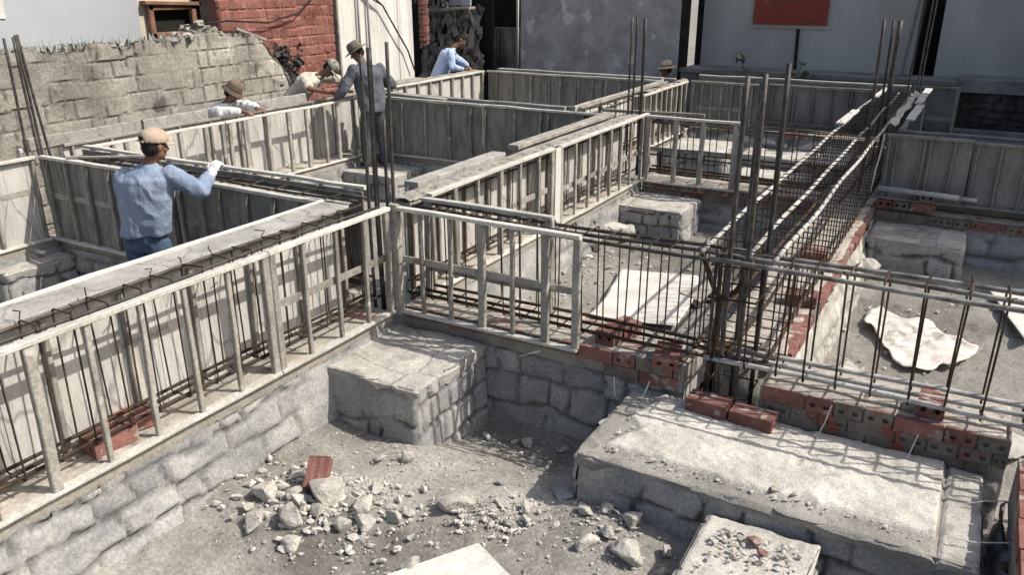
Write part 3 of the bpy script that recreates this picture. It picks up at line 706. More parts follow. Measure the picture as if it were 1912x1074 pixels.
# left boundary beam
form('left formwork frame at the picture edge, left of the corner rods', 'y', -7.97, 1.2, 4.58, 1, steps(1.5, 4.55, 7), board=True, boardmat='board', bw=.7, mid=(1.25,), wood='wood')
for a0, a1, st, lb in ((5.18, 6.95, [5.25, 5.6, 5.95, 6.31, 6.66, 6.92], 'left boundary formwork frame behind the tan cap'),
                       (6.97, 9.70, [7.03, 7.27, 7.31, 7.66, 8.05, 8.38, 8.74, 9.01, 9.35, 9.66], 'left boundary formwork frame the white-shirted workers lean on')):
    form(lb, 'y', -7.96, a0, a1, 1, st, thick=(), studw=.05, wood='wood', mid=(1.15,), midbreaks=.5)
form('pale sheathing panel on the outer side of the left boundary beam', 'y', -8.36, 5.1, 9.9, -1, steps(5.2, 9.8, 10), board=True, boardmat='board', wood='wood_old', bw=.6, boarddepth=-.014)
for (y0, y1, lb) in ((4.75, 6.1, 'weathered plank on the outer left boundary beam beside the corner rods'), (6.15, 7.08, 'weathered plank on the outer left boundary beam between the tan cap and the brown hat'), (7.86, 8.86, 'weathered grey plank on the outer left boundary beam between the two leaning workers')):
    mb = MB(); mb.bar((-8.42, y0, 1.63), (-8.42, y1, 1.64), .05, .13, seg=4, jit=.005); tag(mb.build('plank', 'plank'), lb, 'plank')
mb = MB(); mb.bar((-8.46, 4.7, 1.575), (-8.46, 6.4, 1.575), .05, .05, seg=8, jit=.008)
tag(mb.build('wood_strip', 'white_board'), 'pale wavy wood strip on the outer left boundary beam, behind the corner rods', 'strip')
form('sunlit formwork frame of the far left boundary beam, below the pale blue shirt', 'y', -8.32, 9.95, 13.62, 1, steps(10.1, 13.58, 10), board=True, boardmat='board', wood='wood', bw=.5, thick=(12.19,), studw=.05)
fill_strip('broken rubble lying on top of the far left boundary beam by the pale blue shirt', -8.68, -8.36, 11.9, 13.7, 1.60, 13, .05)
mb = MB(); mb.bar((-8.55, 9.9, 1.60), (-8.55, 11.85, 1.60), .25, .05, seg=6, jit=.006); tag(mb.build('plank', 'wood'), 'pale plank along the far left boundary beam right of the standing worker', 'plank')
# middle cross beam, left part
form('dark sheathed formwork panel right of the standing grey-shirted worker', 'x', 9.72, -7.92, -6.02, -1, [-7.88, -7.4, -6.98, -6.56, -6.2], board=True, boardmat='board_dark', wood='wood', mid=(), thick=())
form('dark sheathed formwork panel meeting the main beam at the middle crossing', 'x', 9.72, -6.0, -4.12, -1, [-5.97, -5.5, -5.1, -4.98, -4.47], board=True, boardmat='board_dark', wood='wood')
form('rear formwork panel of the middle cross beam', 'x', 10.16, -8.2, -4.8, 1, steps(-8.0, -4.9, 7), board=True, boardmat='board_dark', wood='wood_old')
mb = MB(); mb.bar((-6.75, 10.03, 1.555), (-4.86, 10.03, 1.555), .06, .11, seg=6, jit=.004); tag(mb.build('plank', 'plank'), 'thick grey plank on edge on the middle cross beam, right half', 'plank')
mb = MB(); mb.bar((-7.9, 10.03, 1.60), (-6.78, 10.03, 1.57), .16, .04, seg=4, jit=.006); tag(mb.build('plank', 'plank'), 'weathered plank on the middle cross beam just right of the standing worker', 'plank')
# middle cross beam, right part: small open frame
form('small open wooden frame behind the far square footing', 'x', 9.92, -3.66, -2.46, -1, [-3.63, -3.27, -2.93, -2.52, -2.48], thick=(-3.63, -2.93, -2.48), mid=(1.17,), studw=.055)
mb = MB(); mb.bar((-4.35, 10.14, 1.585), (-3.0, 10.22, 1.60), .04, .04, seg=4, jit=.004)
for x in (-4.25, -3.85, -3.5): mb.bar((x, 10.16, 1.35), (x, 10.16, 1.57), .035, .035, (0, -1, 0))
tag(mb.build('timber_rail', 'wood_old'), 'thin dark rail at the middle crossing, behind the pair of tall rods', 'rail')
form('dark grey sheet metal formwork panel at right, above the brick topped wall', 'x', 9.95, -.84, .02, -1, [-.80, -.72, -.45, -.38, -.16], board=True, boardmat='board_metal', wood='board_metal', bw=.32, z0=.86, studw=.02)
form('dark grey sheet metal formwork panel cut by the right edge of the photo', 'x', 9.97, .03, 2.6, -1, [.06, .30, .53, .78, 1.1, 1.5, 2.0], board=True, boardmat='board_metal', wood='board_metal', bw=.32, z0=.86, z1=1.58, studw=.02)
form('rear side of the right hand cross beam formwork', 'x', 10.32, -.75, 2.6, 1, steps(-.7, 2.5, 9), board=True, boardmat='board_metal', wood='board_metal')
# far cross beam
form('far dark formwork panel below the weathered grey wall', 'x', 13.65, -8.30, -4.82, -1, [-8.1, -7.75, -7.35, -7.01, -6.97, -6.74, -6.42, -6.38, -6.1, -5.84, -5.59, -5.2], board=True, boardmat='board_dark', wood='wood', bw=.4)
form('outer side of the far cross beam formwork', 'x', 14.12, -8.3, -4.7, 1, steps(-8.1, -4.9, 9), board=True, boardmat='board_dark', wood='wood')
mb = MB(); mb.bar((-8.2, 13.98, 1.60), (-4.9, 13.98, 1.59), .14, .04, seg=8, jit=.004); tag(mb.build('plank', 'plank'), 'grey plank along the top of the far cross beam below the weathered wall', 'plank')
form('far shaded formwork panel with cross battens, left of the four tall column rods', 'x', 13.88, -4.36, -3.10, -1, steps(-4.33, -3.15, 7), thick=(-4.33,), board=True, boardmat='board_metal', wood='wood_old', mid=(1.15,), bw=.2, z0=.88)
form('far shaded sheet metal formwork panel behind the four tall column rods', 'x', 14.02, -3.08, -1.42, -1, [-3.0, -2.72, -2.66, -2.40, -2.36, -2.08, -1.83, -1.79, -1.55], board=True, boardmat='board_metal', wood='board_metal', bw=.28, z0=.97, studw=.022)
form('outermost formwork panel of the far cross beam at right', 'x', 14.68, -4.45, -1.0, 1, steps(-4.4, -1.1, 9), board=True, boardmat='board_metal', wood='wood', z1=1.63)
form('small open frame at the far right corner, against the dark brick wall', 'x', 14.70, -.98, -.30, -1, [-.95, -.33], thick=(-.95, -.33), mid=(1.12,), z0=.86, z1=1.63, wood='board_metal')
# boards along the far end of the right cage
for a, b, x, w, tw, lb in ((13.0, 14.2, -1.33, .07, .0, 'left upper pale board beside the far end of the long steel cage'),
                       (10.3, 11.5, -1.40, .09, .0, 'left lower pale board beside the far part of the long steel cage'),
                       (12.6, 14.4, -.74, .10, .5, 'right upper pale board along the far end of the long steel cage'),
                       (11.0, 12.4, -.70, .10, .1, 'right middle pale board along the far part of the long steel cage')):
    mb = MB(); mb.bar((x, a, 1.615), (x + .01, b, 1.615), w, .022, seg=5, jit=.006); tag(mb.build('board', 'white_board'), lb, 'board')
mb = MB(); n = 16; vs = []; fs = []
for i in range(n + 1):
    y = 10.4 + 3.2 * i / n; x = -.84 + .012 * math.sin(i * .9); w = .032 + .01 * math.sin(i * 1.7)
    vs += [(x - w, y, 1.66 + .02 * math.sin(i * 1.3)), (x + w, y, 1.625), (x + w, y, 1.615), (x - w, y, 1.65 + .02 * math.sin(i * 1.3))]
for i in range(n):
    for j in range(4): fs.append((i * 4 + j, (i + 1) * 4 + j, (i + 1) * 4 + (j + 1) % 4, i * 4 + (j + 1) % 4))
fs += [(0, 1, 2, 3), (n * 4 + 3, n * 4 + 2, n * 4 + 1, n * 4)]
mb.add(vs, fs); tag(mb.build('plastic_strip', 'wood_rail'), 'wavy white strip of sheeting draped along the right side of the long steel cage', 'sheeting')
mb = MB(); mb.bar((-.87, 9.99, 1.585), (-.93, 9.97, .80), .012, .11, (0, 1, 0), 6, .006, .05); tag(mb.build('sheet_end', 'white_board'), 'narrow pale sheet edge hanging at the left end of the right hand metal formwork', 'sheet')
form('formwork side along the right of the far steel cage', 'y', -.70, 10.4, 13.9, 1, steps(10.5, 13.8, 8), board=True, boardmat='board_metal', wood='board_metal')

# ------------------------------------------------------------------ reinforcement cages
def cage(label, axis, c0, c1, a0, a1, pitch, ztop=1.565, zbot=.86, tops=3, bots=3, rm=.0125, rs=.0065, topmat='rebar', botmat='rust', mid=False, skip=None, offs=None, legs=False):
    def pt(a, c, z): return (c, a, z) if axis == 'y' else (a, c, z)
    t = thing('rebar_cage', label, 'rebar cage', pt((a0 + a1) / 2, (c0 + c1) / 2, zbot))
    def line(c, z, nm, m, r):
        mb = MB(); n = max(4, int((a1 - a0) / .35)); s = RND.random() * 9
        pts = [pt(a0 + (a1 - a0) * i / n, c + .007 * math.sin(i * 1.1 + s), z + .007 * math.sin(i * .83 + s * 2)) for i in range(n + 1)]
        mb.tube(pts, r, 8); mb.build(nm, m, t, True)
    cs = offs or [c0 + (c1 - c0) * i / (tops - 1) for i in range(tops)]
    for c in cs: line(c, ztop - rm - .004, 'top_bar', topmat, rm)
    for i in range(bots): line(c0 + (c1 - c0) * i / (bots - 1), zbot + rm + .004, 'bottom_bar', botmat, rm * (1.1 if botmat != 'rust' else 1))
    if mid:
        for c in (c0, c1): line(c, (ztop + zbot) / 2 - .1, 'side_bar', 'rust', rm * .8)
    n = int((a1 - a0 - .1) / pitch)
    for i in range(n + 1):
        a = a0 + .06 + i * pitch + RND.uniform(-.02, .02); sl = RND.uniform(-.025, .025)
        if skip and skip(a): continue
        q = .012
        loop = [pt(a, c0 - q, zbot), pt(a + sl, c0 - q, ztop - .01), pt(a + sl, c0, ztop + .002), pt(a + sl * .4 + RND.uniform(-.02, .02), c1, ztop + .002), pt(a + sl * .4, c1 + q, ztop - .01), pt(a, c1 + q, zbot), pt(a, c1, zbot - .008), pt(a, c0, zbot - .008)]
        mb = MB(); mb.tube(loop, rs, 6, True)
        mb.build('stirrup', 'rust', t)
        if RND.random() < .6:
            cc = RND.choice(cs); p = pt(a + sl, cc, ztop + .01)
            # twisted tie wire hook end
            mb = MB(); mb.tube([p, (p[0] + RND.uniform(-.02, .02), p[1] + RND.uniform(-.02, .02), p[2] + .03), (p[0] + RND.uniform(-.05, .05), p[1] + RND.uniform(-.05, .05), p[2] + .035)], .004, 5)
            mb.build('tie_hook', 'rust', t)
    return t

cage('steel cage inside the front main beam, behind the nearest open frames', 'y', -3.99, -3.84, .1, 4.7, .205, ztop=1.612, tops=2, bots=3, mid=False, rm=.011, rs=.0052)
cage('dark steel cage behind the middle open frame, up to the four tall column rods', 'x', 4.86, 5.10, -3.70, -1.15, .16, ztop=1.575, zbot=.86, tops=3, offs=[4.82, 4.95, 5.08], rm=.0135, rs=.0055)
cage('steel cage with dusty pale bars running from the four tall rods to the right edge', 'x', 4.86, 5.10, -1.30, 1.6, .195, ztop=1.583, zbot=.85, tops=3, offs=[4.80, 4.93, 5.06], rm=.016, rs=.0065, topmat='rebar_mid', botmat='rebar_bright')
cage('steel cage inside the second stretch of the main beam', 'y', -3.88, -3.80, 5.1, 10.0, .42, ztop=1.51, tops=2, bots=2, rm=.010, rs=.0055)
cage('long steel cage running away to the far wall at right', 'y', -1.39, -.92, 4.9, 13.9, .185, ztop=1.60, zbot=.88, tops=3, offs=[-1.39, -1.10, -.92], bots=3, rm=.0155, rs=.0052, topmat='rebar_bright', mid=False)
cage('short steel cage behind the small open frame', 'x', 9.98, 10.26, -3.68, -1.42, .20, ztop=1.52, zbot=.86, rm=.013, mid=True)
cage('steel cage inside the far main beam', 'y', -4.62, -4.46, 10.3, 14.0, .3, ztop=1.585, tops=2, rm=.012)
cage('steel cage inside the near cross beam behind the dark panel', 'x', 4.76, 5.02, -7.8, -4.2, .3, ztop=1.56, tops=3, rm=.012)
mb = MB()
for i in range(7): mb.tube([(-1.75 + .03 * i, 12.3 + .22 * i, .84), (-1.3 + .03 * i, 12.3 + .22 * i, 1.1)], .008)
# grey tubes on the two right bars
mb = MB(); mb.tube([(-.84, 9.86, 1.0), (-.3, 9.86, .99), (-.02, 9.86, .98)], .03, 10)
t = thing('grey_pipe', 'grey pipe lying along the foot of the dark sheet metal formwork', 'pipe', (-.4, 9.86, .97)); mb.build('pipe', 'pipe_grey', t, True)
mb = MB(); mb.tube([(-.02, 9.86, .98), (.15, 9.86, .975)], .022, 10); mb.build('pipe_end', 'pipe_grey', t, True)

def starters(label, bars, group=None, ties=(), r=.0135):
    # bars: (x, y, zbase, xtop, ytop, ztop)
    cx = sum(b[0] for b in bars) / len(bars); cy = sum(b[1] for b in bars) / len(bars)
    t = thing('column_starter_bars', label, 'rebar', (cx, cy, min(b[2] for b in bars)))
    for b in bars:
        mb = MB(); n = 8; pts = []
        s = RND.random() * 6
        for i in range(n + 1):
            k = i / n; pts.append((b[0] + (b[3] - b[0]) * k + .004 * math.sin(k * 5 + s), b[1] + (b[4] - b[1]) * k + .004 * math.cos(k * 4 + s), b[2] + (b[5] - b[2]) * k))
        mb.tube(pts, b[6] if len(b) > 6 else r, 8); mb.build('bar', 'rebar', t, True)
    for (x0, x1, y0, y1, z) in ties:
        mb = MB(); mb.tube([(x0, y0, z), (x1, y0, z + .01), (x1, y1, z), (x0, y1, z - .01)], .007, 6, True); mb.build('tie', 'rust', t)
    return t

starters('four dark column rods rising from the front corner beside the standing worker', [(-4.0, 4.80, .7, -4.0, 4.80, 2.70), (-3.91, 4.79, .7, -3.91, 4.79, 2.75, .02), (-3.785, 4.84, .7, -3.785, 4.84, 2.79), (-3.99, 5.02, .7, -3.99, 5.02, 2.2)])
starters('three slim column rods at the middle crossing, in front of the weathered grey wall', [(-3.94, 9.99, .8, -3.94, 9.99, 2.77), (-3.86, 9.93, .8, -3.86, 9.93, 2.78), (-3.77, 9.98, .8, -3.77, 9.98, 2.77, .02), (-3.80, 10.1, .8, -3.80, 10.1, 2.6)])
t = starters('four tall column rods standing in the cage crossing at right of the middle frame', [(-1.19, 4.86, .42, -1.20, 4.90, 2.68, .016), (-1.08, 4.87, .42, -1.09, 4.87, 2.70, .016), (-1.17, 5.14, .42, -1.17, 5.16, 2.62, .016), (-1.02, 5.10, .42, -1.02, 5.12, 2.74, .016), (-1.28, 4.92, .42, -1.29, 4.92, 1.6, .012), (-1.30, 5.2, .42, -1.30, 5.2, 1.6, .012)],
         ties=[(-1.30, -1.0, 4.84, 5.18, z) for z in (.62, .9, 1.3, 1.52)])
mb = MB(); mb.tube([(-1.42, 5.0, 1.56), (-1.31, 4.97, 1.33), (-1.25, 4.95, 1.25)], .017, 8); mb.tube([(-1.03, 4.98, 1.55), (-1.16, 4.96, 1.32), (-1.25, 4.95, 1.25), (-1.27, 4.94, .9), (-1.30, 4.92, .45)], .019, 8); mb.build('forked_brace', 'rust', t, True)
starters('pair of tall dark rods rising from the middle of the long right cage', [(-1.09, 10.38, .8, -1.09, 10.38, 2.78, .018), (-1.10, 12.3, .8, -1.10, 12.3, 2.70, .03), (-1.16, 12.12, .8, -1.16, 12.12, 2.70, .016)])
starters('bundle of slim dark rods at the cage end before the dark doorway', [(-1.01, 14.0, .8, -.98, 14.3, 3.4, .013), (-.88, 13.9, .8, -.86, 14.2, 3.4, .013), (-.85, 14.1, .8, -.82, 14.4, 3.4, .013)])
starters('four dark column rods at the far left corner, in front of the block wall', [(-8.13, 4.60, .7, -8.13, 4.60, 2.70), (-8.08, 4.70, .7, -8.10, 4.68, 2.71), (-8.16, 4.78, .7, -8.17, 4.74, 2.72), (-8.20, 4.92, .7, -8.23, 4.80, 2.72)])

# ------------------------------------------------------------------ loose things on the site
loose_brick((-4.0, 2.52, .81), 1.25, 'red hollow brick under the bars inside the nearest open frame, upper of two')
loose_brick((-3.93, 2.34, .80), 1.5, 'broken dark red hollow brick inside the nearest open frame, lower of two', W=.15)
loose_brick((-2.02, 4.98, .825), 1.45, 'upright red brick showing two holes, just right of the middle open frame', L=.16, W=.15, H=.10)
loose_brick((-1.98, 5.14, .825), 1.2, 'red hollow brick under the bars behind the upright one, right of the middle open frame', L=.2)
loose_brick((-1.56, 4.90, .80), 1.75, 'tilted red brick at the end of the brick wall beside the four tall column rods', L=.2, W=.17, tilt=.25, H=.08)
loose_brick((-.98, 6.42, .815), .1, 'dark red brick under the long right cage, nearer of two', L=.24)
loose_brick((-1.1, 7.6, .815), .05, 'dark red brick under the long right cage, farther of two', L=.24)
loose_brick((-1.20, 4.72, .597), -.02, 'left of two red bricks lying on the back edge of the long footing', L=.27, W=.15, H=.11)
loose_brick((-.91, 4.70, .592), -.05, 'cement smeared right one of two red bricks on the long footing', L=.27, W=.15, H=.10)
loose_brick((.06, 4.97, .83), 1.55, 'red brick spacer with two holes under the bars at right', L=.2, W=.15, H=.10)
loose_brick((-.33, 10.02, .925), 1.55, 'small brick standing on top of the brick topped wall behind the right footing', L=.2, W=.15, H=.11, material='brick_grey')
loose_brick((-2.5, 13.72, .84), .1, 'bright red brick on the far stepped wall behind the four tall column rods', L=.35, W=.15, H=.1)
loose_brick((-3.12, 3.10, .385), 2.0, 'broken red fluted brick standing in the rubble heap of the front pit', 'brick', L=.20, W=.13, H=.08, tilt=.75)
for (x, y, r, s, lb) in ((-.62, 4.02, .038, 811, 'red brick chip on the front edge of the long footing'), (-.63, 3.68, .05, 815, 'larger red brick chip on the back of the small concrete block'), (-.57, 3.60, .035, 819, 'smaller red brick chip on the small concrete block')):
    tag(rock(x, y, r, lb, s, 'brick', z=.55 if y > 3.9 else .445, name='brick_chip', sub=2), cat='brick chip')
rock(-.52, 4.03, .03, 'dark stone chip beside the red chip on the long footing', 823, 'stone', z=.55, sub=2)
gm = MB()
for _ in range(170):
    x, y = RND.uniform(-.84, -.40), RND.uniform(3.30, 3.74); k = (y - 3.3) / .44
    if RND.random() > .25 + .7 * k: continue
    co, fs = SHAPES[RND.randrange(14)]; r = RND.uniform(.006, .026); gm.add(co * r + np.array([x, y, .437 + r * .4]), fs)
for _ in range(150):
    if RND.random() < .7: x = RND.uniform(-1.6, .15); y = 3.99 + RND.gauss(0, .025)
    else: x = -1.60 + RND.gauss(0, .03); y = RND.uniform(4.0, 4.7)
    co, fs = SHAPES[RND.randrange(14)]; r = .004 + .016 * RND.random() ** 2; gm.add(co * r + np.array([x, y, .545 + r * .3]), fs)
tag(gm.build('rubble', 'gravel'), kind='stuff')

def sheet(name, label, cat, outline, z, material, amp, seed, k=4, rings=16, n=72, thick=.006, base=None, freq=3.0, pts=None):
    P = np.array(outline + [outline[0]], float); seglen = np.linalg.norm(np.diff(P, axis=0), axis=1); cum = np.concatenate([[0], np.cumsum(seglen)])
    s = np.linspace(0, cum[-1], n, endpoint=False); ex = np.interp(s, cum, P[:, 0]); ey = np.interp(s, cum, P[:, 1])
    c = np.array(outline).mean(0); vs = []; fs = []
    for r in range(rings + 1):
        f = r / rings
        for i in range(n): vs.append([c[0] + (ex[i] - c[0]) * f, c[1] + (ey[i] - c[1]) * f, 0])
    V = np.array(vs); rid = 1 - np.abs(fbm(V[:, 0] * freq, V[:, 1] * freq, seed=seed, octv=3)) * 2
    zt = z + amp * np.clip(rid, 0, 1) + amp * .5 * fbm(V[:, 0] * freq * 2.5, V[:, 1] * freq * 2.5, seed=seed + 3, octv=3)
    if base is not None: zt = zt + base(V[:, 0], V[:, 1])
    V[:, 2] = zt; B = V.copy(); B[:, 2] -= thick; nn = len(V)
    for r in range(rings):
        for i in range(n):
            j = (i + 1) % n
            a, b, d, e = r * n + i, r * n + j, (r + 1) * n + j, (r + 1) * n + i
            fs.append((a, e, d, b)); fs.append((nn + a, nn + b, nn + d, nn + e))
    for i in range(n):
        j = (i + 1) % n; fs.append((rings * n + i, nn + rings * n + i, nn + rings * n + j, rings * n + j))
    m = MB(); m.add(np.vstack([V, B]), fs)
    return tag(m.build(name, material, None, True), label, cat)

sheet('white_sheet', 'large smooth white sheet lying on the dirt behind the front steel cage', 'sheet', [(-3.05, 7.75), (-2.66, 7.84), (-2.25, 7.93), (-2.13, 7.5), (-2.07, 7.12), (-2.02, 6.53), (-2.42, 6.48), (-2.82, 6.36), (-2.87, 6.91)], .285, 'white_board', .02, 71, freq=1.2)
sheet('white_sheet', 'white plaster scrap on the dirt seen through the middle open frame', 'sheet', [(-3.65, 6.5), (-3.5, 6.48), (-3.22, 6.35), (-2.9, 6.2), (-3.0, 5.95), (-3.4, 6.05)], .27, 'pale_cement', .05, 75, freq=2.2)
sheet('cement_sack', 'crumpled empty white cement sack lying on the dirt at right', 'sack', [(-.59, 7.62), (-.57, 7.9), (-.49, 8.02), (-.36, 7.88), (-.26, 7.77), (-.04, 7.78), (.19, 7.5), (.35, 7.4), (.3, 7.17), (.17, 6.89), (.09, 6.94), (.05, 6.78), (-.16, 6.68), (-.36, 7.07)], .262, 'sack', .07, 79, freq=2.2)
sheet('white_board', 'white triangular sheet at the right edge, under the steel bars', 'sheet', [(.37, 9.05), (1.1, 9.2), (1.2, 8.6), (.685, 7.73), (.52, 8.4)], .30, 'white_board', .01, 83, freq=1.0)
sheet('cement_crust', 'pale cement spill on the dirt right of the brick-edged wall', 'cement', [(-.72, 5.9), (-.6, 6.7), (-.35, 6.35), (-.1, 6.2), (.35, 6.15), (.8, 5.9), (.6, 5.6), (.1, 5.45), (-.5, 5.5)], .245, 'cement', .02, 87, freq=2.5)
mb = MB(); mb.bar((-2.14, 7.28, .30), (-1.86, 7.75, .36), .30, .025, seg=3, jit=.004)
tag(mb.build('plank', 'brick_top'), 'short brown plank lying on the dirt right of the white sheet', 'plank')
mb = MB(); mb.bar((-8.55, 4.3, .655), (-7.88, 4.42, .66), .035, .03, seg=3, jit=.004); tag(mb.build('stick', 'white_board'), 'pale stick lying on the footing at the left edge', 'stick')
def wire(pts, label, r=.0036, material='white_board'):
    mb = MB(); mb.tube(pts, r, 5); tag(mb.build('wire', material), label, 'wire')
wire([(-1.88, 4.74, .63), (-1.85, 4.70, .50)], 'short pale tie wire sticking out under the bricks, left one of the front wall')
wire([(-1.62, 4.74, .66), (-1.64, 4.68, .56), (-1.67, 4.65, .44)], 'pale tie wire hanging beside the left end of the long footing')
wire([(-.47, 4.80, .76), (-.49, 4.74, .66), (-.52, 4.70, .56)], 'pale tie wire over the brick courses left of the middle of the long footing')
wire([(.02, 4.79, .70), (.0, 4.74, .62), (-.02, 4.70, .55)], 'pale tie wire over the brick courses near the right end of the long footing')
wire([(.30, 4.4, .56), (.40, 4.42, .60), (.50, 4.44, .62)], 'pale nail-like wire across the dark gap at the far right corner of the long footing')
wire([(.26, 4.02, .58), (.36, 4.04, .575), (.50, 4.08, .60)], 'pale wire across the dark gap beside the front right corner of the long footing')
wire([(-2.62, 4.72, .62), (-2.55, 4.70, .66), (-2.45, 4.72, .70)], 'pale twig hanging under the bottom rail of the middle open frame')
# ------------------------------------------------------------------ surroundings
def yz_slab(mb, poly, x0, x1):
    n = len(poly)
    mb.add([(x0, y, z) for y, z in poly] + [(x1, y, z) for y, z in poly],
           [tuple(range(n - 1, -1, -1)), tuple(range(n, 2 * n))] + [(i, (i + 1) % n, n + (i + 1) % n, n + i) for i in range(n)])

wall = thing('block_wall', 'long old block wall with a broken top behind the left workers', 'wall', (-9.8, 5.5, 0))
mb = MB(); mb.t = []
ny, nz = 330, 100
yy, zz = np.meshgrid(np.linspace(.5, 10.15, ny), np.linspace(0, 2.62, nz))
h, tn = stones(yy, zz, 205, .235, .36, .012, .45, .55)
keep = np.clip(.75 + .6 * fbm(yy * .5, zz * .5, seed=210, octv=2), .15, 1)
topf = 2.47 + .05 * fbm(yy * 3.3, yy * 0, seed=206, octv=3) + .05 * (yy > 7.8) * (yy < 9.0)
ed = np.clip((yy - 9.0) / 1.1, 0, 1); topf = topf - 1.15 * ed ** 1.9 + .08 * ed * fbm(yy * 6, zz, seed=208, octv=2)
topf = topf - .06 * (vnoise(yy / .3, yy * 0, seed=207) > .6)
P = np.stack([-9.70 + .034 * (h - .4) * keep + .04 * fbm(yy * 1.2, zz * 1.2, seed=209, octv=3), yy, np.minimum(zz, topf)], -1)
plaster = np.clip((fbm(yy * .8 + 3, zz * 1.0, seed=212, octv=4) - .1) / .12, 0, 1) * (yy > 6.5)
P[..., 0] += .02 * plaster
tn = tn * (1 - plaster) + plaster * 1.18
tn = tn * (.92 + .25 * np.clip((yy - 7.5) / 2, 0, 1))
grid_mb(mb, P, tn); fill_tone(mb); mb.build('block_face', 'block_wall', wall)
mb = MB(); yz_slab(mb, [(.5, 0), (10.1, 0), (10.1, 1.2), (9.9, 1.8), (9.5, 2.2), (9.0, 2.40), (.5, 2.40)], -9.96, -9.745); mb.build('wall_core', 'block_wall', wall)
rh = thing('rubble_heap', 'heap of loose rubble on top of the old block wall, below the brown window', 'rubble heap', (-9.8, 8.35, 2.42))
for i in range(70):
    mb = MB(); co, fs = rock_shape(1, 3000 + i, 1, .8, 4); r = RND.uniform(.03, .10); y = RND.gauss(8.35, .30)
    zc = 2.44 + max(0, .26 * (1 - abs(y - 8.25) / .5)) * RND.random(); mb.add(co * r + np.array([RND.uniform(-9.9, -9.72), y, zc]), fs); mb.build('stone', 'block_wall', rh)
mb = MB()
for i in range(420):
    y = RND.uniform(5.0, 9.1); x = RND.uniform(-9.92, -9.72); hgt = RND.uniform(.0, .05) * (1.5 if 7.2 < y < 8.2 else 1); a = RND.uniform(0, 6.28); w = RND.uniform(.006, .02)
    dx, dy = math.cos(a) * w, math.sin(a) * w; lx, ly = RND.uniform(-.06, .06), RND.uniform(-.08, .08); zb = 2.40
    mb.add([(x - dx, y - dy, zb), (x + dx, y + dy, zb), (x + dx + lx * .5, y + dy + ly * .5, zb + .05 + hgt * .6), (x - dx + lx * .5, y - dy + ly * .5, zb + .05 + hgt * .6), (x + lx, y + ly, zb + .06 + hgt)], [(0, 1, 2, 3), (3, 2, 4)])
tag(mb.build('dry_weeds', 'weed'), kind='stuff')
for i in range(30):
    mb = MB()
    y = RND.uniform(5.0, 9.0); x = RND.uniform(-9.86, -9.74); w = RND.uniform(.015, .04); hh = RND.uniform(.05, .13); tl = RND.uniform(-.05, .05)
    mb.add([(x, y - w, 2.42), (x, y + w, 2.42), (x + .01, y + tl, 2.46 + hh), (x + .012, y - w, 2.42), (x + .012, y + w, 2.42), (x + .015, y + tl, 2.46 + hh)], [(0, 1, 2), (5, 4, 3), (0, 2, 5, 3), (1, 4, 5, 2)])
    mb.build('glass_shard', 'glass', wall)

hs = thing('left_house', 'pale blue grey plastered house with a brown window, behind the block wall', 'house', (-13, 4, 0)); hs.name = 'plastered_house'
mb = MB(); mb.box((-16, -6, 0), (-12.0, 9.02, 5.2)); mb.build('wall', 'blue_plaster', hs)
mb = MB(); mb.box((-16, 9.03, 0), (-12.05, 9.22, 5.2)); mb.box((-16, 9.22, 2.86), (-12.06, 10.15, 5.2)); mb.box((-16, 9.22, 0), (-12.06, 10.15, 2.1)); mb.build('window_bay', 'cream_plaster', hs)
w = MB()
for a, b in (((-12.0, 9.23, 2.13), (-12.0, 9.23, 2.86)), ((-12.0, 10.08, 2.13), (-12.0, 10.08, 2.86)), ((-12.0, 9.2, 2.80), (-12.0, 10.12, 2.80)), ((-12.0, 9.2, 2.36), (-12.0, 10.12, 2.36))): w.bar(a, b, .10, .10, (1, 0, 0))
w.bar((-11.98, 9.1, 2.88), (-11.98, 10.2, 2.84), .16, .06, seg=3)
wf = w.build('window', 'brown_frame', hs)
mb = MB(); mb.box((-12.3, 9.25, 2.12), (-12.1, 10.06, 2.85)); mb.build('pane', 'black', wf)
mb = MB(); mb.box((-16, 10.16, 0), (-11.9, 11.4, 5.0)); mb.build('dark_wall', 'black', hs)  # plain dark wall beside the window bay
mb = MB(); mb.box((-11.995, 6.55, 2.72), (-11.98, 6.88, 3.2))
tag(mb.build('notice', 'white_board'), 'white sheet of paper on the blue-grey house wall in the upper left corner', 'notice')

rw = thing('red_brick_wall', 'rough red brick wall between the brown window and the white sheet wall', 'wall', (-10, 10, 0))
mb = MB(); mb.t = []
relief_face(mb, (-9.88, 8.75, .3), (0, 1, 0), (0, 0, 1), (1, 0, 0), 2.52, 4.2, 231, .026, .022, 0, .15, .27, .012, 1, 0, .3, 1.5); mb.box((-10.1, 8.78, 0), (-9.92, 11.24, 4.5)); fill_tone(mb)
mb.build('brickwork', 'red_wall', rw)
mb = MB(); mb.bar((-9.85, 11.28, .5), (-9.85, 11.28, 4.5), .05, .08, (1, 0, 0), 6, .004); mb.build('timber_edge', 'wood_old', rw)
mb = MB()
for i in range(150):
    co, fs = rock_shape(1, 4000 + i, 0, .9, 4); r = RND.uniform(.03, .10); y = RND.gauss(9.95, .2); z = RND.uniform(1.2, 2.25)
    if y < 9.6 and z > 2.0 + (9.9 - y): continue
    mb.add(co * r + np.array([-9.80 + RND.uniform(-.06, .03), y, z]), fs)
tag(mb.build('charred_rubble', 'dark_brick'), 'dark sooty rubble against the red brick wall beside the broken end of the block wall', 'rubble')
mb = MB(); mb.tube([(-9.72, 8.0, 2.62), (-9.74, 8.8, 2.66), (-9.76, 9.6, 2.60), (-9.78, 10.3, 2.72), (-9.8, 10.9, 3.1), (-9.82, 11.3, 3.6)], .014, 6)
tag(mb.build('cable', 'black'), 'dark cable sagging across the red brick wall', 'cable')
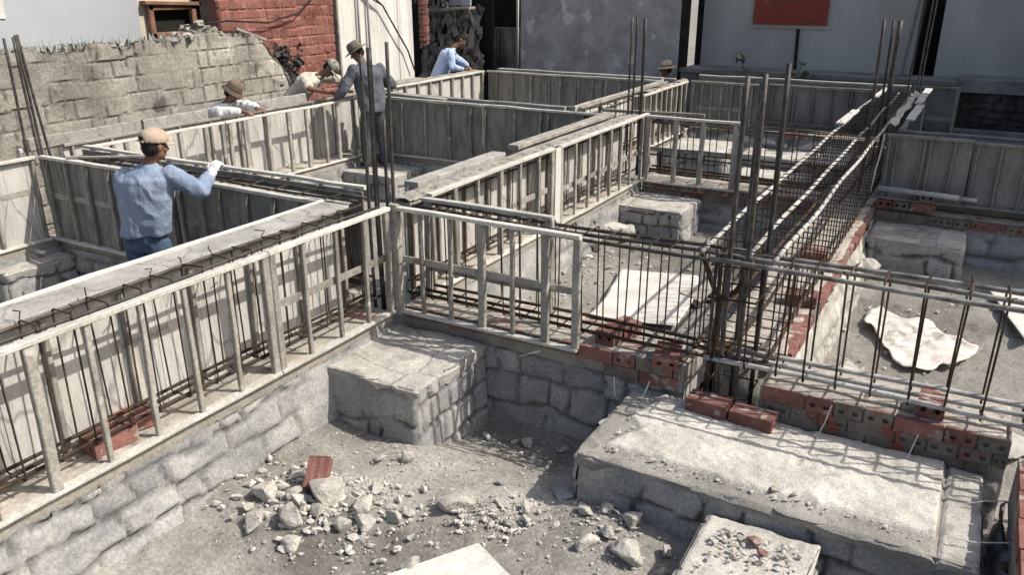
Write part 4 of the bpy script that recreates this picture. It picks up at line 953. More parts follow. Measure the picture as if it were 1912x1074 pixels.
mb = MB(); mb.bar((-9.72, 8.9, 2.55), (-9.70, 9.45, 2.36), .05, .04, (0, 0, 1), 4, .008); tag(mb.build('branch', 'wood_old'), 'grey branch lying on the broken end of the block wall', 'branch')

sw = thing('metal_sheet_wall', 'tall streaked white sheet metal wall behind the standing worker', 'wall', (-9.95, 12.4, 0))
mb = MB()
y = 11.33
while y < 13.5:
    b = min(13.52, y + RND.uniform(.45, .7)); d = RND.uniform(0, .012); mb.box((-10.0, y, .2), (-9.90 + d, b - .006, 4.6)); y = b
mb.build('sheets', 'sheet_wall', sw)
mb = MB()
for y in (11.85, 12.12): mb.tube([(-9.85, y, 1.2), (-9.85, y + .02, 4.5)], .022, 8)
mb.build('pipes', 'pipe_grey', sw, True)
mb = MB(); mb.tube([(-9.82, 11.4, 3.25), (-9.8, 12.1, 3.02), (-9.8, 12.5, 2.78), (-9.8, 12.9, 2.3), (-9.8, 13.2, 1.95), (-9.8, 13.4, 1.55)], .016, 6); mb.tube([(-9.82, 11.9, 3.1), (-9.8, 12.2, 2.9), (-9.8, 12.5, 2.78)], .012, 6)
tag(mb.build('cable', 'black'), 'dark cable hanging diagonally over the white sheet metal wall', 'cable')
mb = MB()
for i in range(22):
    z = 2.02 + i * .085; r = .10 if i % 2 else .085
    mb.loft([((-9.72, 13.66, z + .02 * math.sin(i)), (1, .3, .15 * (-1) ** i), (0, 1, .3), r, r * .8), ((-9.72, 13.66, z + .07), (1, .3, .15), (0, 1, .3), r, r * .8)], 10)
tag(mb.build('tile_stack', 'brick'), 'stack of red roof tiles between the white sheet wall and the scrap pile', 'tile stack')

sp = thing('scrap_pile', 'tangled pile of grey scrap timber behind the worker in the pale blue shirt', 'scrap pile', (-9.7, 14.7, .3))
for mname, nn, sd in (('scrap', 170, 1), ('wood_old', 60, 2), ('wood', 18, 4)):
    rr = random.Random(sd); mb = MB()
    for i in range(nn):
        x = rr.uniform(-10.5, -9.15); z = rr.uniform(.9, 2.62); y = rr.uniform(14.55, 14.95); a = rr.gauss(1.45, .45); L = rr.uniform(.15, .5)
        d = Vector((math.cos(a), rr.uniform(-.3, .3), math.sin(a))) * L / 2; c = Vector((x, y, z))
        mb.bar(c - d, c + d, rr.uniform(.03, .14), rr.uniform(.02, .06), (0, -1, .2), 2, .008)
        if mname == 'wood': mb.build('pale_board', mname, sp); mb = MB()
    if mb.v: mb.build('scrap_boards', mname, sp)
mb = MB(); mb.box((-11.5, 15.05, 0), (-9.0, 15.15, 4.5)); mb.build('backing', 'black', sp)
mb = MB(); mb.bar((-10.3, 14.45, 2.62), (-9.1, 14.45, 2.70), .25, .05, seg=4, jit=.01); mb.build('top_plank', 'wood_old', sp)
for i in range(24):
    pass
mb = MB()
for i in range(30):
    a = RND.gauss(.5, .8); c = Vector((RND.uniform(-10.4, -9.4), 14.5 + RND.uniform(-.1, .2), RND.uniform(2.75, 3.2))); d = Vector((math.cos(a), .1, math.sin(a))) * RND.uniform(.1, .3)
    mb.bar(c - d, c + d, .04, .03, seg=2, jit=.01)
mb.build('loose_sticks', 'scrap', sp)
mb = MB(); mb.box((-9.65, 14.5, 2.74), (-9.42, 14.54, 3.6)); mb.box((-9.40, 14.48, 2.74), (-9.16, 14.52, 3.6)); tag(mb.build('blue_boards', 'blue_plaster'), 'two pale blue boards standing on the scrap pile, cut by the top edge', 'board')

st = thing('shed', 'stained concrete shed wall, dark above, between scrap pile and weathered grey wall', 'shed', (-9.6, 16.6, 0))
mb = MB(); mb.box((-11.5, 16.4, 0), (-8.0, 16.6, 2.22)); mb.build('stained_wall', 'stained', st)
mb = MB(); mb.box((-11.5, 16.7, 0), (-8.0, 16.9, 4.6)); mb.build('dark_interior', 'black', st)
mb = MB()
for x in (-9.75, -9.68, -9.60): mb.tube([(x, 16.37, 2.22), (x + .01, 16.37, 1.5), (x + .03, 16.37, 1.25)], .009, 6)
mb.build('hanging_wires', 'black', st)
mb = MB(); mb.tube([(-8.86, 15.85, 1.2), (-8.84, 15.85, 3.8)], .03, 8); tag(mb.build('pole', 'white_board', None, True), 'thin pale pole standing in the dark gap left of the weathered grey wall', 'pole')
gw = thing('plastered_wall', 'tall weathered grey plaster wall with mottled pale patches behind the far cross beam', 'wall', (-6.8, 15.5, 0))
mb = MB(); mb.t = []
xx, zz = np.meshgrid(np.linspace(-8.52, -5.12, 110), np.linspace(0, 5, 120))
grid_mb(mb, np.stack([xx, 15.40 - .012 * fbm(xx * 2, zz * 2, seed=301, octv=4), zz], -1)); mb.box((-8.52, 15.42, 0), (-5.12, 15.6, 5.0)); fill_tone(mb); mb.build('plaster_face', 'grey_plaster', gw, False)
mb = MB(); mb.box((-5.115, 15.405, 0), (-5.0, 15.6, 5)); mb.build('corner_strip', 'black', gw)
wh = thing('white_house', 'plain white house with a dark red shutter and a dark doorway, at upper right', 'house', (-1, 18, 0))
mb = MB(); mb.box((-4.87, 16, 0), (-1.13, 20, 5.4)); mb.box((-.78, 16, 0), (12, 20, 5.4)); mb.box((-1.13, 16, 3.9), (-.78, 20, 5.4)); mb.build('wall', 'white_plaster', wh)
mb = MB(); mb.box((-5.0, 16.03, 0), (-4.875, 20, 5.4)); mb.build('corner_pillar', 'black', wh)
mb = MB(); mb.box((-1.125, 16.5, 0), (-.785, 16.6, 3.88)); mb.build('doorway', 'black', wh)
mb = MB(); mb.box((-3.92, 15.94, 2.44), (-2.62, 15.995, 3.7)); sh = mb.build('shutter', 'maroon', wh)
mb = MB(); mb.box((-3.88, 15.925, 2.52), (-2.66, 15.938, 2.54)); mb.build('slat', 'maroon', sh)
mb = MB()
for x in (-3.70, -3.52, -3.36, -3.18):
    mb = MB(); mb.ell((x, 15.935, 2.865), (.045, .014, .05)); mb.build('emblem', 'brick', sh, True)

mb = MB(); mb.box((-3.96, 15.97, 2.38), (-2.56, 15.994, 2.437)); mb.build('window_sill', 'white_plaster', wh)
mb = MB(); mb.tube([(-3.10, 15.97, 2.38), (-3.08, 15.97, 1.66)], .028, 8); mb.build('drain_pipe', 'black', wh)
mb = MB(); mb.box((-5.0, 15.25, 0), (-.36, 15.99, 1.66)); mb.box((-.36, 15.25, 1.50), (12, 15.99, 1.70)); mb.box((-5.0, 15.15, 1.60), (-.36, 15.248, 1.67)); mb.build('plinth', 'plinth', wh)
mb = MB(); mb.t = []; relief_face(mb, (-.36, 15.30, .7), (1, 0, 0), (0, 0, 1), (0, -1, 0), 6, .8, 311, .03, .03, 0, .11, .25); mb.box((-.36, 15.33, 0), (12, 15.98, 1.495)); fill_tone(mb); mb.build('dark_brickwork', 'dark_brick', wh)
mb = MB(); mb.box((-.36, 15.05, .5), (6, 15.24, .93)); tag(mb.build('kerb', 'plinth'), 'grey concrete kerb at the foot of the dark brick base at far right', 'kerb')
t = thing('leaning_poles', 'two dark poles leaning in the doorway of the white house', 'poles', (-1.1, 15.8, 1.7)); mb = MB(); mb.bar((-1.25, 15.7, 1.7), (-1.13, 15.95, 3.6), .05, .05, (0, -1, 0), 3); mb.build('pole', 'plinth', t)
mb = MB(); mb.bar((-1.12, 15.7, 1.7), (-1.02, 15.95, 3.6), .04, .04, (0, -1, 0), 3); mb.build('pole', 'black', t)
ne = thing('shade_house', 'unseen tall house added beyond the right edge to shade the far right corner', 'house', (6, 13, 0)); ne.name = 'added_shade_house'  # unseen house, added and sized to cast shade over the far right
mb = MB(); mb.box((2.5, 11.2, 0), (9, 15.0, 5.8)); mb.build('wall', 'white_plaster', ne)
mb = MB(); mb.box((2.3, 11.0, 5.8), (9.2, 15.2, 5.95)); mb.build('roof', 'plinth', ne)

def leaves(mb, c, n, L, W, rr, droop=.5, spread=1.0, upb=.5):
    for i in range(n):
        a = rr.uniform(0, 6.283); el = rr.uniform(-.2, 1.0) * spread; l = L * rr.uniform(.6, 1.15); w = W * rr.uniform(.7, 1.2)
        d = Vector((math.cos(a) * math.cos(el), math.sin(a) * math.cos(el), math.sin(el) * upb + .15)); sd = Vector((-math.sin(a), math.cos(a), 0))
        b = Vector(c) + Vector((rr.uniform(-.02, .02), rr.uniform(-.02, .02), rr.uniform(-.02, .02)))
        vs = [b]; k = 5
        for j in range(1, k + 1):
            t = j / k; p = b + d * l * t + Vector((0, 0, -droop * l * t * t)); ww = w * math.sin(math.pi * min(.97, t * .9 + .08))
            vs += [p - sd * ww, p + sd * ww]
        fs = [(0, 1, 2)] + [(2 * j - 1, 2 * j + 1, 2 * j + 2, 2 * j) for j in range(1, k)]
        mb.add(vs, fs)
rr = random.Random(5)
t = thing('potted_shrub', 'pale leafy plant with drooping leaves before the white house wall, left of the drain pipe', 'plant', (-3.95, 15.32, 1.66)); t.name = 'leafy_plant'
mb = MB(); leaves(mb, (-3.95, 15.32, 1.93), 16, .15, .028, rr, .7); leaves(mb, (-3.95, 15.32, 1.99), 8, .10, .024, rr, .3); mb.build('leaves', 'leaf_pale', t)
mb = MB(); leaves(mb, (-3.93, 15.32, 1.85), 14, .14, .03, rr, .7); mb.build('dark_leaves', 'leaf', t)
mb = MB(); mb.tube([(-3.80, 15.32, 1.6), (-3.86, 15.32, 1.75), (-3.95, 15.32, 1.93)], .012, 6); mb.build('stem', 'weed', t)
t = thing('trailing_plant', 'low trailing plant on the plinth just right of the drooping leafy plant', 'plant', (-3.6, 15.2, 1.6)); mb = MB()
for i in range(9): leaves(mb, (-3.85 + i * .06, 15.2 + rr.uniform(-.05, .05), 1.72 - i * .012), 5, .08, .022, rr, .5)
mb.build('leaves', 'leaf', t)
mb = MB()
for i in range(5): leaves(mb, (-4.05 + i * .05, 15.1, 1.50 + rr.uniform(-.04, .06)), 6, .09, .025, rr, .5)
mb.build('hanging_leaves', 'leaf', t)
t = thing('bushy_plant', 'dark bushy plant on the plinth below the drain pipe of the white house', 'plant', (-2.85, 15.15, 1.5)); mb = MB()
for i in range(26): leaves(mb, (-2.85 + rr.gauss(0, .12), 15.12 + rr.uniform(-.06, .08), 1.60 + rr.uniform(-.1, .12)), 7, .08, .02, rr, .5)
for i in range(5): leaves(mb, (-2.82 + rr.gauss(0, .05), 15.15, 1.80 + rr.uniform(-.05, .06)), 5, .08, .02, rr, .3)
mb.build('leaves', 'leaf', t)
mb = MB()
for i in range(5): leaves(mb, (-2.85 + rr.gauss(0, .1), 15.05, 1.60 + rr.uniform(-.06, .06)), 3, .05, .02, rr, .3)
mb.build('pale_leaves', 'leaf_pale', t)
mb = MB(); mb.tube([(-2.85, 15.3, 1.55), (-2.84, 15.18, 1.7), (-2.82, 15.15, 1.82)], .01, 6); mb.build('stem', 'weed', t)
# ------------------------------------------------------------------ people
def finish(mb, name, material, parent, voxel=.010, wr=0.0, seed=0, smooth=3, wf=9.0):
    me = mb.mesh(name + '_raw'); o = bpy.data.objects.new('raw', me); COL.objects.link(o)
    r = o.modifiers.new('r', 'REMESH'); r.mode = 'VOXEL'; r.voxel_size = voxel
    if smooth:
        s = o.modifiers.new('s', 'SMOOTH'); s.factor = .5; s.iterations = smooth
    dg = bpy.context.evaluated_depsgraph_get(); ev = o.evaluated_get(dg)
    nm = bpy.data.meshes.new_from_object(ev); bpy.data.objects.remove(o); nm.name = name
    n = len(nm.vertices); co = np.zeros(n * 3); nm.vertices.foreach_get('co', co); co = co.reshape(-1, 3)
    if wr:
        no = np.zeros(n * 3); nm.vertices.foreach_get('normal', no); no = no.reshape(-1, 3)
        w = 1 - np.abs(fbm(co[:, 0] * wf, co[:, 1] * wf, co[:, 2] * wf * .55, seed=seed, octv=3)) * 2.2
        co = co + no * (wr * (w - .4))[:, None]; nm.vertices.foreach_set('co', co.ravel())
    nm.polygons.foreach_set('use_smooth', [True] * len(nm.polygons)); nm.update()
    return link(name, nm, material, parent)

def limb(mb, pts, rad, n=12):
    P = [Vector(p) for p in pts]; Q = []; R_ = []
    for i in range(len(P) - 1):
        for k in range(5):
            t = k / 5; Q.append(P[i].lerp(P[i + 1], t)); R_.append(rad[i] + (rad[i + 1] - rad[i]) * t)
    Q.append(P[-1]); R_.append(rad[-1]); mb.tube(Q, R_, n)
    for p, r in zip(P, rad): mb.ell(p, (r, r, r), n=12, m=8)

def hand(mb, wrist, d, back, thumb, curl=.5):
    # d: along the fingers; back: out of the back of the hand; thumb: towards the thumb side
    w = Vector(wrist); d = Vector(d).normalized(); back = Vector(back); back = (back - d * back.dot(d)).normalized(); th = d.cross(back)
    if th.dot(Vector(thumb)) < 0: th = -th
    mb.ell(w + d * .045, (.052, .042, .017), d, th, back)
    mb.ell(w + d * .01, (.03, .028, .018), d, th, back)
    for i, (o, L) in enumerate(((.030, .072), (.010, .080), (-.011, .074), (-.030, .058))):
        p = w + d * .082 + th * o; a = .15; pts = [p - d * .02, p]; r = [.0095, .0092]
        for k, s in enumerate((.45, .32, .23)):
            a += curl * (.9 if k else .5) + .05 * i; q = d * math.cos(a) - back * math.sin(a); p = p + q * L * s; pts.append(p); r.append(.0085 - .0008 * k)
        limb(mb, pts, r, 8)
    p = w + d * .025 + th * .03; pts = [w + d * .015 + th * .012, p]
    q = (d * .6 + th * .75 - back * .2).normalized(); p = p + q * .034; pts.append(p); q = (d * .9 + th * .25 - back * .35).normalized(); pts.append(p + q * .028)
    limb(mb, pts, [.012, .0115, .010, .0085], 8)

def person(label, J, fwd, face, shirt, trousers, hat=None, hatmat=None, sleeves=1.0, gloves=False, shoe='black', seed=1, hair=True, up=None, legs=True, collar=True, girth=1.1, hem=0):
    V = {k: Vector(v) for k, v in J.items()}
    root = thing('person', label, 'person', ((V['anL'] + V['anR']) / 2 - Vector((0, 0, .08))))
    right = (V['shR'] - V['shL']).normalized(); f = Vector(fwd).normalized()
    pel, chest, neck, head = V['pel'], V['chest'], V['neck'], V['head']
    hipr = (right - Vector((0, 0, right.z))).normalized()
    def torso(mb, k, lo, hi):
        # rings from below the hips to the neck
        mid = pel.lerp(chest, .45) ; ax = (chest - pel).normalized()
        def fr(r): return right.cross(ax).normalized()
        R0 = [(pel - ax * .10, hipr, .150, .105), (pel, hipr, .160, .115), (pel.lerp(chest, .28), hipr.lerp(right, .3), .142, .100), (mid, hipr.lerp(right, .5), .145, .102),
              (pel.lerp(chest, .72), right, .165, .115), (chest - ax * .06, right, .186, .118), (chest, right, .182, .108), (chest + (neck - chest) * .35, right, .125, .082), (chest + (neck - chest) * .7, right, .072, .064), (neck, right, .054, .056)]
        rings = []
        for i, (c, u, a, b) in enumerate(R0):
            if lo <= i <= hi:
                u = u.normalized(); v = ax.cross(u).normalized(); kk = k * (1.13 if k > 1 and i in (2, 3) else 1.0) * (.94 if k > 1 and i <= 1 else 1.0)
                rings.append((c, u, v, a * kk + (k - 1) * .02, b * kk + (k - 1) * .04))
        mb.loft(rings, 20)
    hf = Vector(face).normalized(); hu = (Vector(up) if up else (head - neck)).normalized(); hf = (hf - hu * hf.dot(hu)).normalized(); hr = hf.cross(hu)
    b = MB()
    torso(b, .92, 0, 9)
    limb(b, [chest + (neck - chest) * .4, neck, head - hu * .04], [.062, .054, .052])
    # head: skull, jaw, brow, nose, lips, ears
    b.ell(head + hu * .025 - hf * .012, (.076, .094, .098), hr, hf, hu, 18, 12)
    b.ell(head - hu * .055 + hf * .022, (.056, .062, .062), hr, hf, hu)
    b.ell(head - hu * .098 + hf * .058, (.026, .022, .018), hr, hf, hu)
    limb(b, [head + hu * .018 + hf * .078, head - hu * .026 + hf * .104], [.010, .016], 8)
    b.ell(head + hu * .028 + hf * .074, (.052, .014, .010), hr, hf, hu)
    b.ell(head - hu * .060 + hf * .082, (.026, .010, .009), hr, hf, hu)
    for s in (-1, 1):
        b.ell(head + hr * s * .079 - hu * .006 - hf * .008, (.010, .020, .032), hr, hf, hu)
        b.ell(head + hr * s * .042 - hu * .025 + hf * .058, (.024, .02, .022), hr, hf, hu)
        sd = 'R' if s > 0 else 'L'
        limb(b, [V['sh' + sd], V['el' + sd], V['wr' + sd]], [.050, .040, .027])
        b.ell(V['sh' + sd], (.056, .056, .056))
        d = V.get('fd' + sd, V['wr' + sd] - V['el' + sd]); bk = V.get('bk' + sd, Vector((0, 0, 1)))
        hand(b, V['wr' + sd], d, bk, -right * s, J.get('curl' + sd, [.45, 0, 0])[0])
        if legs:
            limb(b, [V['hip' + sd], V['kn' + sd], V['an' + sd]], [.078, .054, .038])
    body = finish(b, 'body', 'skin', root, .0075, smooth=2)
    for s in (-1, 1):
        mb = MB(); mb.ell(head + hr * s * .031 + hu * .008 + hf * .077, (.012, .008, .008), hr, hf, hu, 10, 7); mb.build('eye', 'white_board', body, True)
    if hair:
        mb = MB(); mb.ell(head + hu * .045 - hf * .024, (.085, .098, .090), hr, hf, hu, 18, 12); mb.ell(head - hu * .015 - hf * .05, (.076, .058, .07), hr, hf, hu)
        finish(mb, 'hair', 'hair', body, .009, .006, seed, 1, 30)
    # shirt
    mb = MB(); torso(mb, girth, hem, 8)
    for sd in 'LR':
        sh, el, wr = V['sh' + sd], V['el' + sd], V['wr' + sd]
        mb.ell(sh, (.074, .074, .074))
        if sleeves >= 1: limb(mb, [sh, sh.lerp(el, .5), el, el.lerp(wr, .5), wr.lerp(el, .2)], [.076, .072, .066, .060, .046])
        else: limb(mb, [sh, sh.lerp(el, sleeves)], [.070, .066])
    if collar: mb.ell(chest + (neck - chest) * .72, (.082, .078, .04), right, f, (neck - chest))
    finish(mb, 'shirt', shirt, root, .011, .022, seed, 7, 6.5)
    if legs:
        mb = MB(); ax = (chest - pel).normalized(); u = hipr; v = ax.cross(u).normalized()
        mb.loft([(pel + ax * .06, u, v, .150, .112), (pel, u, v, .165, .122), (pel - ax * .08, u, v, .168, .122), (pel - Vector((0, 0, .14)), u, v, .14, .105)], 20)
        for sd in 'LR': limb(mb, [V['hip' + sd], V['hip' + sd].lerp(V['kn' + sd], .5), V['kn' + sd], V['kn' + sd].lerp(V['an' + sd], .6), V['an' + sd] + Vector((0, 0, .01))], [.094, .088, .074, .066, .066])
        finish(mb, 'trousers', trousers, root, .011, .014, seed + 5, 2, 8)
        for sd in 'LR':
            a = V['an' + sd]; td = V.get('toe', f); td = Vector((td.x, td.y, 0)).normalized(); mb = MB(); sdv = td.cross(Vector((0, 0, 1)))
            mb.ell(a + td * .055 + Vector((0, 0, -.045)), (.125, .046, .032), td, sdv); mb.ell(a + Vector((0, 0, -.02)), (.052, .042, .05), td, sdv); mb.ell(a + td * .1 + Vector((0, 0, -.05)), (.075, .050, .025), td, sdv)
            finish(mb, 'shoe', shoe, root, .009, 0, 0, 1)
    if gloves:
        mb = MB(); d = V.get('fdR', V['wrR'] - V['elR']).normalized(); bk = V.get('bkR', Vector((0, 0, 1)))
        hand(mb, V['wrR'], d, bk, -right, J.get('curlR', [.45, 0, 0])[0])
        mb2 = MB(); c = Vector((0, 0, 0))
        for v in mb.v: c += Vector(v)
        c /= len(mb.v); mb2.v = [tuple(c + (Vector(v) - c) * 1.18) for v in mb.v]; mb2.f = mb.f
        limb(mb2, [V['wrR'].lerp(V['elR'], .22), V['wrR']], [.044, .040])
        finish(mb2, 'glove', 'white_shirt', root, .008, .004, 3, 1, 20)
    # headgear
    hc = head + hu * .055 - hf * .012
    if hat == 'cap':
        mb = MB(); rings = []
        for i in range(9):
            a = i / 8 * math.pi / 2; rings.append((hc + hu * (.092 * math.sin(a)), hr, hf, .094 * math.cos(a) + .002, .112 * math.cos(a) + .002))
        rings = [(hc - hu * .022, hr, hf, .093, .111)] + rings; mb.loft(rings, 28)
        mb.ell(hc + hu * .094, (.008, .008, .006), hr, hf, hu, 8, 6)
        cap = finish(mb, 'cap', hatmat, root, .006, .004, seed, 1, 14)
        mb = MB(); n = 9; vs = []; fs = []
        for i in range(n + 1):
            a = -1.15 + 2.3 * i / n; inn = hc + hr * .088 * math.sin(a) + hf * (.104 * math.cos(a)) - hu * .012; o = hc + hr * .086 * math.sin(a) + hf * (.105 * math.cos(a) + .075 * math.cos(a) ** .6) - hu * (.03 + .012 * math.sin(a) ** 2)
            vs += [inn, o, o - hu * .005, inn - hu * .005]
        for i in range(n):
            for j in range(4): fs.append((i * 4 + j, (i + 1) * 4 + j, (i + 1) * 4 + (j + 1) % 4, i * 4 + (j + 1) % 4))
        fs += [(3, 2, 1, 0), (n * 4, n * 4 + 1, n * 4 + 2, n * 4 + 3)]
        mb.add(vs, fs); mb.build('visor', hatmat, cap, True)
        if hatmat == 'tan_cap':
            mb = MB(); mb.ell(hc - hf * .109 + hu * .008, (.036, .008, .018), hr, hf, hu); mb.build('strap_opening', 'hair', cap, True)
            mb = MB(); mb.bar(hc - hf * .114 - hr * .04 - hu * .016, hc - hf * .114 + hr * .04 - hu * .016, .010, .012, hu, 4, 0); mb.build('strap', hatmat, cap)
    elif hat:
        wb = {'bucket': .035, 'brim': .075}[hat]; mb = MB()
        prof = [(.105 + wb, -.045 if hat == 'bucket' else -.022), (.100, -.004), (.099, .03), (.090, .075), (.065, .100), (.03, .107)]
        rings = [(hc + hu * h, hr, hf, r * .93, r * 1.08) for r, h in prof]
        inner = [(hc + hu * (prof[0][1] - .006), hr, hf, (prof[0][0]) * .93, prof[0][0] * 1.08)]
        mb.loft([(hc - hu * .012, hr, hf, .088, .10)] + inner + rings, 32)
        hh = mb.build('hat', hatmat, root, True)
        mb = MB(); mb.loft([(hc + hu * .002, hr, hf, .0945, .109), (hc + hu * .026, hr, hf, .0935, .108)], 32); mb.build('hat_band', 'brown_hat' if hatmat != 'brown_hat' else 'grey_hat', hh, True)
    return root

def off(p, *v): return tuple(a + b for a, b in zip(p, v))
# 1  blue shirt, back to the camera
person('worker seen from behind in blue long-sleeved shirt and tan cap, white glove on the formwork',
       dict(pel=(-5.80, 4.10, 1.25), chest=(-5.73, 4.13, 1.72), neck=(-5.69, 4.17, 1.85), head=(-5.65, 4.21, 1.975),
            shL=(-5.885, 4.05, 1.73), shR=(-5.545, 4.235, 1.745), elL=(-6.06, 4.24, 1.55), wrL=(-6.30, 4.62, 1.66), fdL=(-.35, .9, .0), bkL=(0, 0, 1),
            elR=(-5.44, 4.41, 1.59), wrR=(-5.50, 4.60, 1.70), fdR=(.0, .5, .55), bkR=(.2, -.7, .6), curlR=[.9, 0, 0],
            hipL=(-5.89, 4.06, 1.15), hipR=(-5.72, 4.15, 1.15), knL=(-5.90, 4.12, .74), knR=(-5.72, 4.20, .74), anL=(-5.92, 4.06, .33), anR=(-5.70, 4.12, .33)),
       (-.45, .89, 0), (.12, .99, .03), 'blue_shirt', 'jeans', 'cap', 'tan_cap', gloves=True, seed=11, up=(.04, .12, 1), girth=1.27, hem=1)
# 2  white shirt, brown hat, leaning on the left beam
person('worker in white shirt and brown cloth hat resting his arms on the left boundary formwork',
       dict(pel=(-8.92, 7.42, 1.16), chest=(-8.62, 7.50, 1.60), neck=(-8.54, 7.54, 1.72), head=(-8.46, 7.58, 1.845),
            shL=(-8.68, 7.69, 1.62), shR=(-8.56, 7.33, 1.62), elL=(-8.36, 7.72, 1.67), wrL=(-8.12, 7.64, 1.66), elR=(-8.34, 7.24, 1.64), wrR=(-8.10, 7.38, 1.655), fdR=(.9, .25, -.05), fdL=(.9, .1, -.05),
            hipL=(-8.97, 7.51, 1.06), hipR=(-8.92, 7.33, 1.06), knL=(-8.90, 7.52, .66), knR=(-8.87, 7.32, .66), anL=(-9.0, 7.52, .30), anR=(-8.98, 7.32, .30)),
       (.92, .3, 0), (.75, .62, -.1), 'white_shirt', 'dark_trousers', 'bucket', 'brown_hat', seed=22, girth=1.2)
# 3  cream shirt, camouflage cap, bent over the left beam
person('worker in cream short-sleeved shirt and camouflage cap bending over the left boundary formwork',
       dict(pel=(-9.000, 8.990, 1.410), chest=(-8.600, 9.180, 1.840), neck=(-8.460, 9.260, 1.910), head=(-8.340, 9.330, 2.000),
            shL=(-8.660, 9.380, 1.860), shR=(-8.540, 9.000, 1.840), elL=(-8.320, 9.590, 1.820), wrL=(-8.100, 9.570, 1.830), elR=(-8.360, 8.890, 1.760), wrR=(-8.060, 9.070, 1.695), fdR=(.9, .35, -.03), fdL=(.9, -.1, -.3),
            hipL=(-9.050, 9.090, 1.320), hipR=(-9.020, 8.900, 1.320), knL=(-9.05, 9.05, .78), knR=(-9.03, 8.85, .78), anL=(-9.2, 9.05, .32), anR=(-9.2, 8.85, .32)),
       (.92, .3, 0), (.82, .15, -.5), 'cream_shirt', 'dark_trousers', 'cap', 'camo', sleeves=.75, seed=33, girth=1.22)
# 4  grey shirt, standing on the footing
person('worker in slate grey shirt and dark brimmed hat standing on a footing by dark rods',
       dict(pel=(-7.66, 9.40, 1.52), chest=(-7.70, 9.38, 2.00), neck=(-7.75, 9.35, 2.13), head=(-7.81, 9.31, 2.25),
            shL=(-7.79, 9.20, 2.02), shR=(-7.62, 9.56, 2.02), elL=(-7.86, 9.05, 1.77), wrL=(-7.99, 8.99, 1.63), fdL=(-.6, -.2, -.2), elR=(-7.48, 9.66, 1.78), wrR=(-7.72, 9.74, 1.80), fdR=(-.8, .0, .1), bkR=(.2, .5, .7),
            hipL=(-7.69, 9.31, 1.42), hipR=(-7.63, 9.49, 1.42), knL=(-7.73, 9.29, 1.04), knR=(-7.62, 9.52, 1.04), anL=(-7.72, 9.27, .70), anR=(-7.58, 9.52, .70)),
       (-.92, .38, 0), (-.88, -.35, -.25), 'slate_shirt', 'dark_trousers', 'brim', 'grey_hat', seed=44, girth=1.28)
# 5  pale blue shirt at the far left corner
person('worker in pale blue shirt with dark hair bending over the far left corner',
       dict(pel=(-9.20, 13.30, 1.40), chest=(-9.06, 13.50, 1.88), neck=(-9.00, 13.60, 2.00), head=(-8.90, 13.72, 2.11),
            shL=(-9.18, 13.66, 1.91), shR=(-8.92, 13.38, 1.90), elL=(-8.94, 13.80, 1.70), wrL=(-8.78, 13.74, 1.64), fdL=(.6, -.2, -.2), elR=(-8.86, 13.30, 1.66), wrR=(-8.68, 13.46, 1.62), fdR=(.5, .4, -.1),
            hipL=(-9.26, 13.36, 1.30), hipR=(-9.14, 13.24, 1.30), knL=(-9.18, 13.38, .88), knR=(-9.04, 13.24, .88), anL=(-9.26, 13.36, .46), anR=(-9.14, 13.22, .46)),
       (.75, .5, 0), (.85, .2, -.5), 'pale_blue_shirt', 'dark_trousers', None, None, seed=55, girth=1.2)
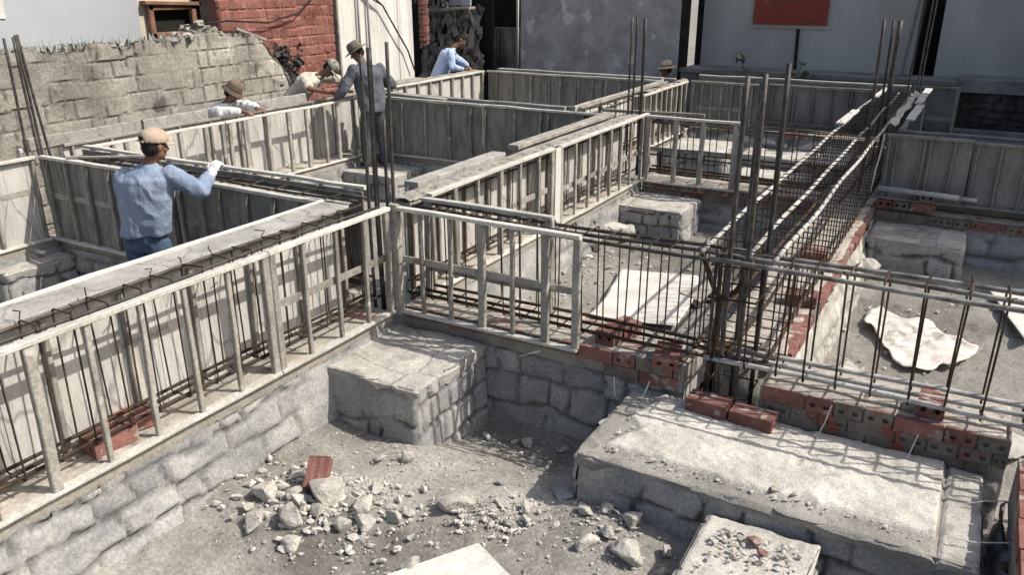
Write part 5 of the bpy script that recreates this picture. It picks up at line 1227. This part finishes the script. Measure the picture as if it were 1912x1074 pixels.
# 6  only the hat and head show over the far beam
person('worker in a pale straw hat, only the head visible above the far cross beam',
       dict(pel=(-5.15, 15.02, .95), chest=(-5.18, 15.0, 1.40), neck=(-5.19, 14.99, 1.53), head=(-5.20, 14.98, 1.655),
            shL=(-5.12, 14.80, 1.42), shR=(-5.22, 15.18, 1.42), elL=(-5.15, 14.82, 1.15), wrL=(-5.30, 14.80, .95), elR=(-5.25, 15.2, 1.15), wrR=(-5.4, 15.15, .95),
            hipL=(-5.13, 14.93, .86), hipR=(-5.17, 15.10, .86), knL=(-5.2, 14.92, .55), knR=(-5.25, 15.10, .55), anL=(-5.15, 14.92, .22), anR=(-5.2, 15.10, .22)),
       (-.95, -.25, 0), (-.85, -.5, -.1), 'slate_shirt', 'dark_trousers', 'brim', 'straw', seed=66, hair=True)

# ------------------------------------------------------------------ camera, light, world
cam = bpy.data.cameras.new('Camera'); co = bpy.data.objects.new('Camera', cam); COL.objects.link(co)
cam.sensor_width = 36; cam.lens = 1518.2 / 1912 * 36; cam.clip_end = 1500; cam.clip_start = .05
yaw, pitch, roll = math.radians(-29.581), math.radians(20.699), math.radians(.111)
fw = Vector((math.sin(yaw) * math.cos(pitch), math.cos(yaw) * math.cos(pitch), -math.sin(pitch)))
r0 = Vector((math.cos(yaw), -math.sin(yaw), 0)); d0 = fw.cross(r0)
r1 = r0 * math.cos(roll) + d0 * math.sin(roll); u1 = r1.cross(fw)
co.matrix_world = Matrix(((r1.x, u1.x, -fw.x, 0), (r1.y, u1.y, -fw.y, 0), (r1.z, u1.z, -fw.z, 3.2), (0, 0, 0, 1)))
S.camera = co

SUN_EL = math.radians(48); SUN_DIR = Vector((1, .42, 0)).normalized()
sv = Vector((SUN_DIR.x * math.cos(SUN_EL), SUN_DIR.y * math.cos(SUN_EL), math.sin(SUN_EL)))
sl = bpy.data.lights.new('Sun', 'SUN'); sl.energy = 5.0; sl.angle = math.radians(.5); sl.color = (1, .94, .85)
so = bpy.data.objects.new('Sun', sl); COL.objects.link(so); so.rotation_euler = sv.to_track_quat('Z', 'Y').to_euler(); so.location = (10, 4, 20)
W = bpy.data.worlds.new('World'); S.world = W; W.use_nodes = True
nt = W.node_tree; bg = nt.nodes['Background']; sky = nt.nodes.new('ShaderNodeTexSky'); sky.sky_type = 'NISHITA'; sky.sun_disc = False
sky.sun_elevation = SUN_EL; sky.sun_rotation = math.atan2(SUN_DIR.x, SUN_DIR.y); sky.dust_density = 4; sky.air_density = 1.2; sky.ozone_density = 1
nt.links.new(sky.outputs[0], bg.inputs[0]); bg.inputs[1].default_value = .14
S.view_settings.view_transform = 'Standard'; S.view_settings.look = 'None'; S.view_settings.exposure = .06; S.view_settings.gamma = 1
